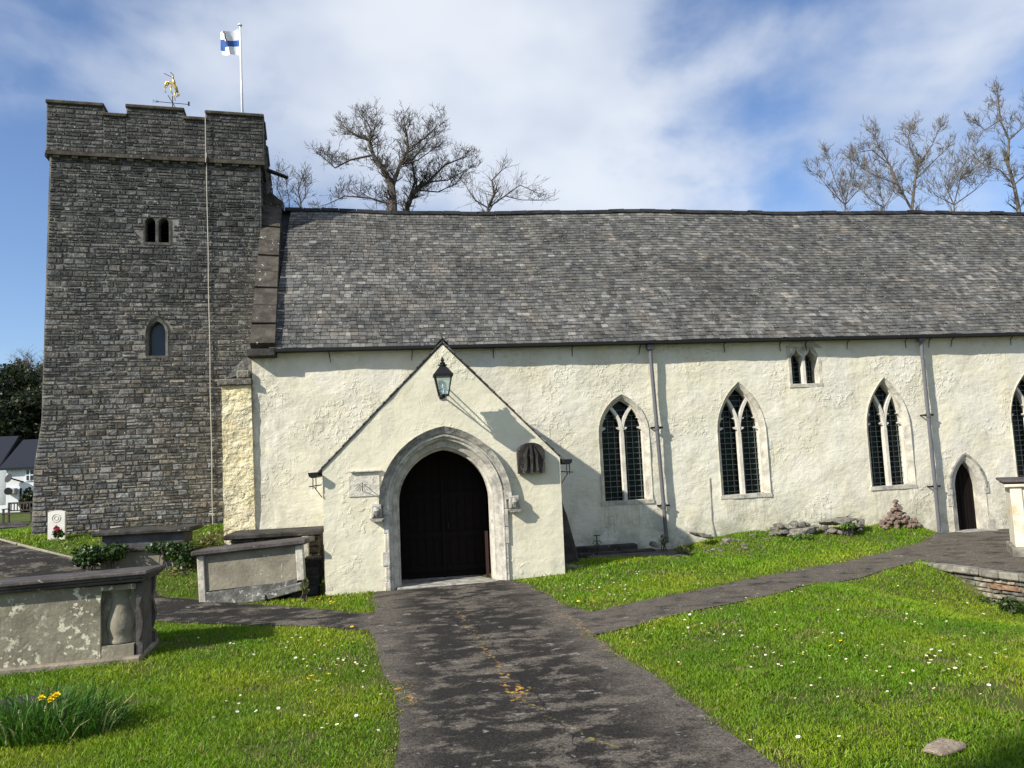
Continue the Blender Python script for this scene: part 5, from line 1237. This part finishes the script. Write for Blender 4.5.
bare_tree('bare_tree', 'budding low tree between the wide bare tree and the tallest one', 33,
    [([(955, 240), (954, 205), (960, 180), (968, 150)], .06, .02), ([(954, 205), (945, 185), (950, 170)], .05, .015), ([(954, 205), (975, 190), (985, 178)], .05, .015), ([(954, 205), (935, 195), (925, 180)], .04, .015), ([(960, 180), (972, 175), (980, 165)], .03, .01)], 13, mat=BARKL, depth=4, blen=.95, trunk_r=.07, buds=(2, .018, (.2, .2, .08)), spread=.7)
bare_tree('bare_tree', 'budding low tree just left of the wide bare tree', 36,
    [([(885, 240), (884, 208), (880, 190), (876, 180)], .05, .02), ([(884, 208), (893, 192), (895, 185)], .04, .015), ([(884, 208), (868, 198), (862, 190)], .04, .015)], 14, mat=BARKL, depth=4, blen=.8, trunk_r=.06, buds=(2, .018, (.2, .2, .08)), spread=.7)

# distant wood and house on the left
def leafy(name, label, px, py, Y, rx, rz, seed, cols, n=2500, size=.5):
    p = at(px, py, Y); gz = hz(p.x, Y); t = thing(name, label, 'tree', (p.x, Y, gz), 'trees on the hillside behind the white house')
    m = MB(); m.tube([(p.x, Y, gz-1), (p.x+.2, Y, p.z)], [.35, .15], 7)
    rg = random.Random(seed); bl = [(p.x, Y, p.z, rx*.7, rx*.6, rz*.8)]
    for k in range(9):
        a = rg.uniform(0, 6.28); bl.append((p.x+rx*.75*math.cos(a), Y+rx*.5*math.sin(a), p.z+rz*rg.uniform(-.8, .8), rx*rg.uniform(.25, .45), rx*.35, rz*rg.uniform(.2, .4)))
        m.tube([(p.x, Y, p.z-rz*.5), bl[-1][:3]], [.12, .03], 5)
    m.build('trunk', BARK, t); leaf_cloud('crown', t, bl, n, size, cols, seed, shell=.3)
DK = [(.026, .036, .012), (.036, .046, .014), (.020, .027, .011)]; MD = [(.05, .05, .022), (.04, .05, .02), (.07, .06, .03)]
leafy('evergreen_tree', 'dark evergreen tree at the left edge above the white house', -8, 408, 72, 4.2, 4.5, 1, DK, 9000, .3)
leafy('evergreen_tree', 'lower dark evergreen directly behind the slate roofed house', 20, 420, 70, 3.8, 3.5, 2, DK, 9000, .3)
leafy('evergreen_tree', 'dark evergreen tree half hidden by the tower edge', 44, 422, 74, 3.2, 3.2, 3, DK, 7000, .3)
leafy('evergreen_tree', 'large dark evergreen outside the left edge of the view', -50, 415, 72, 5, 4, 4, DK, 8000, .3)
leafy('budding_tree', 'brownish budding tree rising left of the tower edge', 22, 380, 80, 2.6, 2.6, 6, MD, 2600, .22)
leafy('evergreen_tree', 'broad dark tree low behind the house chimney line', 2, 428, 68, 4, 3.2, 7, DK, 8000, .3)
bare_tree('bare_tree', 'bare pale tree against the sky beside the left tower edge', 78, [([(34, 420), (34, 395), (32, 380), (30, 368)], .25, .08), ([(34, 395), (40, 382), (42, 370)], .12, .05), ([(34, 400), (26, 385), (20, 372)], .12, .05)], 15, mat=BARKL, depth=4, blen=1.6, trunk_r=.3)
HY = 55.0
def hp(px, py, Y=HY): return at(px, py, Y)
hb = hp(5, 508); ho_ = thing('white_house', 'distant white house with dark slate roof beyond the churchyard', 'house', (hb.x+2, HY, hz(hb.x, HY)))
xL, xR = hp(6, 490).x, hp(70, 490).x; zB = hz(xL, HY)-.3; zE = hp(15, 466).z
WHITE = plain('white_wall', (.70, .72, .72), .9, var=.06); HSL = plain('house_slate', (.020, .023, .032), .8, 0, .15, var=.15)
m = MB(); m.box((xL, HY, zB), (xR, HY+6, zE)); m.prism([(HY, zE), (HY+6, zE), (HY+3, hp(15, 440, HY+3).z-.25)], xL, xL+.01, T=Matrix(((0, 1, 0, 0), (1, 0, 0, 0), (0, 0, 1, 0), (0, 0, 0, 1)))); m.build('wall', WHITE, ho_)
zR = hp(15, 440, HY+3).z
m = MB(); a = [(xL-.3, HY-.3, zE-.1), (xR, HY-.3, zE-.1), (xR, HY+3, zR), (xL-.3, HY+3, zR)]; m.add(a+[(x, y, z-.15) for x, y, z in a], [(0,1,2,3),(4,7,6,5),(0,4,5,1),(0,3,7,4)]); a = [(xL-.3, HY+6.3, zE-.1), (xR, HY+6.3, zE-.1), (xR, HY+3, zR), (xL-.3, HY+3, zR)]; m.add(a, [(0,3,2,1)]); m.build('roof', HSL, ho_)
m = MB(); p = hp(20, 486); q = hp(36, 478)
for (px0, px1, py0, py1) in ((27, 34, 470, 480),):
    a, b = hp(px0, py1), hp(px1, py0); f = MB(); f.box((a.x-.08, HY-.06, a.z-.08), (b.x+.08, HY-.01, b.z+.08)); wf = f.build('window', WHITE, ho_)
    MB().box((a.x, HY-.09, a.z), (b.x, HY-.061, b.z)).build('pane', plain('dark_pane', (.03, .04, .05), .2), wf)
    bb = MB(); bb.box(((a.x+b.x)/2-.03, HY-.12, a.z), ((a.x+b.x)/2+.03, HY-.091, b.z)); bb.box((a.x, HY-.118, (a.z+b.z)/2-.03), (b.x, HY-.093, (a.z+b.z)/2+.03)); bb.build('glazing_bar', WHITE, wf)
m = MB(); c = hp(12, 478); m.tube([(c.x, HY-.5, c.z), (c.x+.03, HY-.45, c.z-.02), (c.x+.06, HY-.4, c.z-.04)], [.30, .25, .05], 14); m.tube([(c.x, HY-.3, c.z), (c.x+.7, HY, c.z-.3)], .05, 6); m.build('satellite_dish', IRON, ho_)
m = MB(); a = hp(8, 494); b = hp(18, 488); m.cbox((a.x, HY-.45, a.z), (b.x, HY-.02, b.z), .03); ac = m.build('air_conditioning_unit', plain('grey_metal', (.32, .32, .30), .5), ho_)
m = MB(); c = hp(11.5, 491); m.tube([(c.x, HY-.47, c.z), (c.x, HY-.451, c.z)], .24, 14); m.build('fan', IRON, ac)
m = MB(); a = hp(20, 502); m.box((a.x, HY-.08, zB), (a.x+.1, HY-.01, hp(20, 488).z)); m.build('drainpipe', IRON, ho_)
m = MB(); a = hp(5, 504); b = hp(25, 510); m.box((xL, HY-2.2, zB), (xR, HY-2.0, zB+.75)); tag(m.build('garden_wall', WHITE), 'low white garden wall in front of the distant house', 'wall')
a = hp(28, 503, 50); ivy('shrub', 'dark small shrub beside the tower edge before the distant house', [(a.x, 50, a.z, .45, .4, .9)], 500, .2, 14, DK, 'shrub')
xe = hp(-30, 490).x; m = MB(); hw2 = thing('grey_house', 'second house with darker slate roof at the extreme left edge', 'house', (xe, 58, hz(xe, 58)))
m.box((xe-8, 58, -.2), (hp(-2, 490, 58).x, 64, hp(-2, 470, 58).z)); m.build('wall', WHITE, hw2)
m = MB(); z0 = hp(0, 468, 58).z; x1 = hp(1, 450, 58).x; zr = hp(4, 436, 60.5).z; a = [(xe-8, 57.6, z0), (x1, 57.6, z0), (x1-.2, 61, zr), (xe-8, 61, zr)]; m.add(a+[(x, y, z-.2) for x, y, z in a], [(0,1,2,3),(4,7,6,5),(0,4,5,1),(1,5,6,2)]); m.add([(xe-8, 64.4, z0), (x1, 64.4, z0), (x1-.2, 61, zr), (xe-8, 61, zr)], [(0,3,2,1)]); m.build('roof', HSL, hw2)

# bench
bc = at(2, 524, 38); bx_ = bc.x; bz_ = hz(bx_, 38)
bn = thing('park_bench', 'dark wooden bench on the grass left of the tower', 'bench', (bx_+.5, 38, bz_))
for (dx, dy, h) in ((0, 0, .62), (.0, .5, .9), (1.15, 0, .62), (1.15, .5, .9)):
    m = MB(); m.box((bx_+dx, 38+dy, bz_-.1), (bx_+dx+.07, 38.07+dy, bz_+h)); m.build('leg', BENCHW, bn)
m = MB(); 
for k in range(4): m.box((bx_-.02, 38+k*.13, bz_+.40), (bx_+1.24, 38.1+k*.13, bz_+.44))
m.build('seat', BENCHW, bn)
m = MB(); m.box((bx_, 38.52, bz_+.84), (bx_+1.22, 38.56, bz_+.92)); m.box((bx_, 38.52, bz_+.52), (bx_+1.22, 38.56, bz_+.57))
for k in range(9): m.box((bx_+.1+k*.13, 38.525, bz_+.57), (bx_+.14+k*.13, 38.555, bz_+.84))
m.build('backrest', BENCHW, bn)
for dx in (0, 1.15): m = MB(); m.box((bx_+dx-.01, 37.95, bz_+.62), (bx_+dx+.09, 38.52, bz_+.66)); m.build('armrest', BENCHW, bn)

# ---- grass
def fbm(x, y, s):                                         # cheap smooth value noise
    v = np.zeros_like(x); a = 1.0; f = 1.0
    for k in range(4):
        v += a*np.sin(x*f*s*1.7+1.3*k+1.7*np.sin(y*f*s*1.1+k))*np.cos(y*f*s*1.5-.7*k+1.3*np.sin(x*f*s*.9+2*k)); a *= .55; f *= 2.1
    return v/1.6
KEEP = [(-5.8, -2.84, 9.7, 10.74), (-3.35, -1.2, 13.35, 14.3), (-1.16, 2.94, 13.45, 16.3), (-3.4, 21, 16.1, 24), (-8, -2.8, 18.45, 24), (3.2, 5.7, 14.6, 16), (dL.x+.1, dR.x-.3, 15.5, 16.5), (cL.x, cR.x, 14.85, 16)]
FLAT = []
SPOTS = [(p_.x, p_.y, r_) for p_, r_ in ((atg(735, 668), .35), (atg(890, 690), .45), (atg(990, 692), .5), (atg(812, 622), .3), (atg(560, 755), .2), (atg(660, 690), .22), (atg(320, 735), .3), (atg(1000, 640), .3), (atg(250, 690), .25))]
def grass():
    rs = np.random.RandomState(2); out = []
    zones = [((-7, 8), (3.0, 8.5), 5600, .032, .0030), ((-9, 12), (8.5, 12.5), 2800, .034, .0046), ((-12, 14), (12.5, 17), 1300, .038, .0075), ((-14, -2), (17, 26), 420, .05, .014)]
    PM = np.array(PATH_MAIN); PD2 = np.array(densify(PATH_MAIN, .1, 0)); PD2 = PD2[(np.abs(PD2[:, 0]) < 16) & (PD2[:, 1] > 3) & (PD2[:, 1] < 27)]; allV = []; allC = []
    for (xr, yr, dens, hh, ww) in zones:
        n = int((xr[1]-xr[0])*(yr[1]-yr[0])*dens); x = rs.uniform(*xr, n); y = rs.uniform(*yr, n)
        ang = np.degrees(np.arctan2(x, y))-9; k = (np.abs(ang) < 38); x, y = x[k], y[k]
        ins = inpoly(np.stack([x, y], 1), PM); D = np.empty(len(x))
        for q0 in range(0, len(x), 20000):
            xx, yy = x[q0:q0+20000], y[q0:q0+20000]; D[q0:q0+20000] = np.sqrt(((xx[:, None]-PD2[None, :, 0])**2+(yy[:, None]-PD2[None, :, 1])**2).min(1))
        creep = .03+.10*np.clip(fbm(x, y, 3.3), 0, 1)
        k = (~ins & (rs.random(len(x)) < np.clip(.25+D/.16, 0, 1))) | (ins & (D < creep) & (rs.random(len(x)) < .35)); D = D[k]
        x, y = x[k], y[k]; k = np.ones(len(x), bool)
        for (a, b, c, d) in KEEP: k &= ~((x > a) & (x < b) & (y > c) & (y < d))
        k &= ~((x > 12.0) & (y > 15.5)) & ~((x > 9.2+ (12.8-y)*.2) & (y < 12.8)); x, y, D = x[k], y[k], D[k]
        cl = fbm(x, y, 1.1); bare = fbm(x+31, y+7, 1.7)
        for (gx_, gy_, gr_) in SPOTS: bare = bare+.95*np.exp(-((x-gx_)/gr_)**2-((y-gy_)/(gr_*.8))**2)*(.7+.5*fbm(x, y, 6))
        k = rs.random(len(x)) < np.clip(1.15-1.25*np.clip(bare-.25, 0, 1), .12, 1); x, y, cl, bare, D = x[k], y[k], cl[k], bare[k], D[k]
        n = len(x); z = height(x, y); h = hh*(.55+.9*rs.random(n))*(.55+.45*np.clip(D/.15, 0, 1))*(1+.45*np.clip(cl, -1, 1)+.25*fbm(x, y, 5)); a = rs.uniform(0, 6.28, n); w = ww*(.6+.7*rs.random(n))
        lean = rs.normal(size=(n, 2))*.55; dx, dy = np.cos(a)*w, np.sin(a)*w
        b0 = np.stack([x-dx, y-dy, z-.004], 1); b1 = np.stack([x+dx, y+dy, z-.004], 1)
        m0 = np.stack([x-dx*.7+lean[:, 0]*h*.35, y-dy*.7+lean[:, 1]*h*.35, z+h*.55], 1); m1 = np.stack([x+dx*.7+lean[:, 0]*h*.35, y+dy*.7+lean[:, 1]*h*.35, z+h*.55], 1)
        tp = np.stack([x+lean[:, 0]*h, y+lean[:, 1]*h, z+h*.95], 1)
        allV.append(np.stack([b0, b1, m1, tp, m0], 1).reshape(-1, 3))
        base = np.array([.175, .315, .010]); dk = np.array([.095, .205, .008]); yl = np.array([.32, .39, .02]); dry = np.array([.30, .25, .10])
        t = np.clip(.5+.5*cl+rs.normal(size=n)*.22, 0, 1)[:, None]; c = dk*(1-t)+base*t
        yk = np.clip(fbm(x+3, y-9, .8)*.8+.15+rs.normal(size=n)*.15, 0, .8)[:, None]; c = c*(1-yk)+yl*yk
        dr = (rs.random(n) < .03+.42*np.clip(bare-.15, 0, 1)+.5*np.exp(-D/.07))[:, None]; c = np.where(dr, dry*(.6+.6*rs.random((n, 1))), c); c = c*(.75+.5*rs.random((n, 1)))
        allC.append(np.column_stack([c, np.ones(n)]))
    V = np.concatenate(allV); C = np.concatenate(allC); n = len(C)
    g = numesh('grass', V, np.arange(5*n).reshape(n, 5), GRASSM, C); tag(g, kind='stuff'); g['label'] = 'short bright green lawn grass of the churchyard'; g['category'] = 'grass'
    print('blades', n)
grass()

# clover and moss tufts along the path margins
def margins():
    rg = random.Random(12); bl = []
    for k in range(170):
        a, b = rg.choice(((PATH_MAIN[i], PATH_MAIN[(i+1) % len(PATH_MAIN)]) for i in [rg.randrange(len(PATH_MAIN))])) if False else (lambda i: (PATH_MAIN[i], PATH_MAIN[(i+1) % len(PATH_MAIN)]))(rg.randrange(len(PATH_MAIN)))
        x = a[0]+rg.gauss(0, .06); y = a[1]+rg.gauss(0, .06)
        if not (-12 < x < 12 and 4.5 < y < 15) or (1.9 > x > -.3 and y > 13) or (x > 8.8): continue
        w = rg.uniform(.03, .11); bl.append((x, y, hz(x, y)+.008, w, w*1.3, .012))
    o = leaf_cloud('margin_weeds', None, bl, 9000, .016, [(.10, .16, .02), (.16, .17, .04), (.22, .16, .06), (.07, .12, .02)], 31, shell=.1)
    tag(o, kind='stuff'); o['label'] = 'low moss and clover along the edges of the path'; o['category'] = 'ground cover'
margins()
# daffodil clump
q = atg(52, 735); dc = thing('daffodil_clump', 'tall clump of dark strap leaves with yellow daffodils in the left foreground', 'daffodils', (q.x, q.y, q.z))
rg = random.Random(90); m = MB()
for k in range(900):
    a = rg.uniform(0, 6.28); r = .58*math.sqrt(rg.random()); bx0 = q.x-.1+r*math.cos(a)*1.05; by0 = q.y+.1+r*math.sin(a)*.75; bz0 = hz(bx0, by0); L = rg.uniform(.18, .46)*(1.2-r*.9); aa = a+rg.gauss(0, .9); d = Vector((math.cos(aa)*rg.uniform(0, .9), math.sin(aa)*rg.uniform(0, .9), 1)).normalized(); s = Vector((rg.uniform(-1, 1), rg.uniform(-1, 1), 0)).normalized()*rg.uniform(.004, .008)
    p0 = Vector((bx0, by0, bz0)); p1 = p0+d*L*.6; p2 = p1+(d+Vector((math.cos(aa), math.sin(aa), -.5))*rg.uniform(0, 1.3)).normalized()*L*.5
    b = rg.uniform(.6, 1.3); c = (.055*b, .14*b, .014*b, 1) if rg.random() > .08 else (.34*b, .34*b, .16*b, 1)
    m.add([p0-s, p0+s, p1+s, p2, p1-s], [(0, 1, 2, 4), (4, 2, 3)], c)
m.build('leaves', GRASSM, dc, fix=False)
YEL = plain('yellow_petal', (.85, .62, .02), .6, var=.1); YOR = plain('yellow_trumpet', (.85, .64, .01), .6, var=.1); STEM = plain('stem_green', (.06, .12, .03), .6)
for (px, py) in ((42, 697), (54, 696), (51, 699), (57, 694)):
    p = at(px, py, q.y+.05*(px % 3)); st_ = MB().tube([(p.x+.01, p.y+.02, hz(p.x, p.y)), (p.x, p.y+.01, p.z)], .0035, 5).build('flower_stem', STEM, dc)
    f = MB()
    for k in range(6):
        a = k*math.pi/3; u_ = Vector((math.cos(a), -.35, math.sin(a)*.8)); v_ = Vector((-math.sin(a), 0, math.cos(a))); f.add([p, p+u_*.018+v_*.010, p+u_*.036, p+u_*.018-v_*.010], [(0, 1, 2, 3)])
    f.build('petals', YEL, st_, fix=False); MB().tube([p, p+Vector((0, -.025, -.004))], [.008, .013], 8, cap=False).build('trumpet', YOR, st_)

# daisies and dandelions: every flower a thing
def flower_mesh(name, r, n, white, h):
    mb = MB(); cc = (.82, .82, .80, 1) if white else (.85, .60, .02, 1)
    for k in range(n):
        a = 2*math.pi*k/n; a2 = 2*math.pi*(k+.75)/n; mb.add([(0, 0, h), (r*math.cos(a), r*math.sin(a), h+.004), (r*1.05*math.cos((a+a2)/2), r*1.05*math.sin((a+a2)/2), h+.005), (r*math.cos(a2), r*math.sin(a2), h+.004)], [(0, 1, 2, 3)], cc)
    mb.tube([(0, 0, h-.002), (0, 0, h+.006)], [r*.35, r*.28], 6, (.8, .5, .02, 1)); mb.tube([(0, 0, -.01), (0, 0, h)], .0015, 3, (.06, .12, .02, 1))
    me = bpy.data.meshes.new(name); me.from_pydata([tuple(p) for p in mb.v], [], mb.f); a = me.attributes.new('Col', 'FLOAT_COLOR', 'FACE'); a.data.foreach_set('color', np.array(mb.c, dtype=np.float32).ravel()); me.materials.append(FLM); return me
FLM = attrmat('petals', .7)
DM = [flower_mesh('daisy', r, 10, True, .045) for r in (.0105, .013)]; DD = flower_mesh('dandelion', .019, 14, False, .05)
rg = random.Random(55); PMn = np.array(PATH_MAIN)
def flowers(mesh_l, name, cnt, zones, label, cat, group):
    n = 0
    while n < cnt:
        (px, py, sx, sy) = rg.choice(zones); a = px+rg.gauss(0, sx); b = py+rg.gauss(0, sy)
        if b > 766 or b < 545 or a < 2 or a > 1022: continue
        p = atg(a, b)
        if inpoly(np.array([[p.x, p.y]]), PMn)[0] or p.y > 15.6 or any(k0 < p.x < k1 and k2 < p.y < k3 for k0, k1, k2, k3 in KEEP): continue
        o = bpy.data.objects.new(name, rg.choice(mesh_l)); COL.objects.link(o); o.location = (p.x, p.y, hz(p.x, p.y)); o.rotation_euler = (rg.uniform(-.5, .3), rg.uniform(-.4, .4), rg.uniform(0, 6)); s = rg.uniform(.8, 1.3); o.scale = (s, s, s); tag(o, label, cat, group); n += 1
flowers(DM, 'daisy', 210, [(775, 655, 60, 18), (860, 655, 40, 15), (960, 665, 40, 12), (700, 630, 40, 12), (640, 590, 40, 10), (700, 600, 70, 30), (900, 600, 60, 15), (850, 700, 120, 35), (600, 590, 30, 8)], 'white daisy in the lawn right of the main path', 'daisy', 'daisies right of the main path')
flowers(DM, 'daisy', 75, [(330, 665, 25, 20), (350, 690, 20, 25), (300, 650, 50, 10), (250, 700, 70, 25)], 'white daisy in the lawn left of the main path', 'daisy', 'daisies left of the main path')
flowers([DD], 'dandelion', 16, [(600, 590, 15, 5), (570, 603, 12, 4), (612, 585, 8, 3)], 'yellow dandelion in the wedge of lawn beside the porch', 'dandelion', 'dandelions in the wedge of lawn beside the porch')
flowers([DD], 'dandelion', 10, [(345, 607, 12, 3), (300, 603, 30, 3), (190, 600, 12, 3)], 'yellow dandelion in the grass strip before the leaning tomb', 'dandelion', 'dandelions in the strip before the leaning tomb')
flowers([DD], 'dandelion', 8, [(330, 632, 12, 3), (310, 680, 8, 5), (740, 600, 30, 5), (830, 650, 5, 5), (710, 615, 5, 3)], 'lone yellow dandelion out in the open lawn', 'dandelion', 'lone dandelions out in the open lawn')

# tree behind the camera's left whose crown shades the lower right corner of the lawn
def shade_tree():
    x, y = -8.1, -2.45; t = thing('evergreen_tree', 'evergreen tree outside the view, shading the lower right lawn corner', 'tree', (x, y, 0))
    m = MB(); m.tube([(x, y, -.2), (x+.1, y, 5), (x, y, 9.8)], [.22, .16, .06], 8); m.build('trunk', BARK, t)
    c = Vector((x, y, 9.7)); rg = random.Random(3); bl = []
    for k in range(6): bl.append((c.x+rg.uniform(-.9, .9), c.y+rg.uniform(-.5, .5), c.z+rg.uniform(-.4, .4), .55, .5, .45))
    leaf_cloud('crown', t, bl, 5000, .12, DK, 5, shell=.2)
shade_tree()
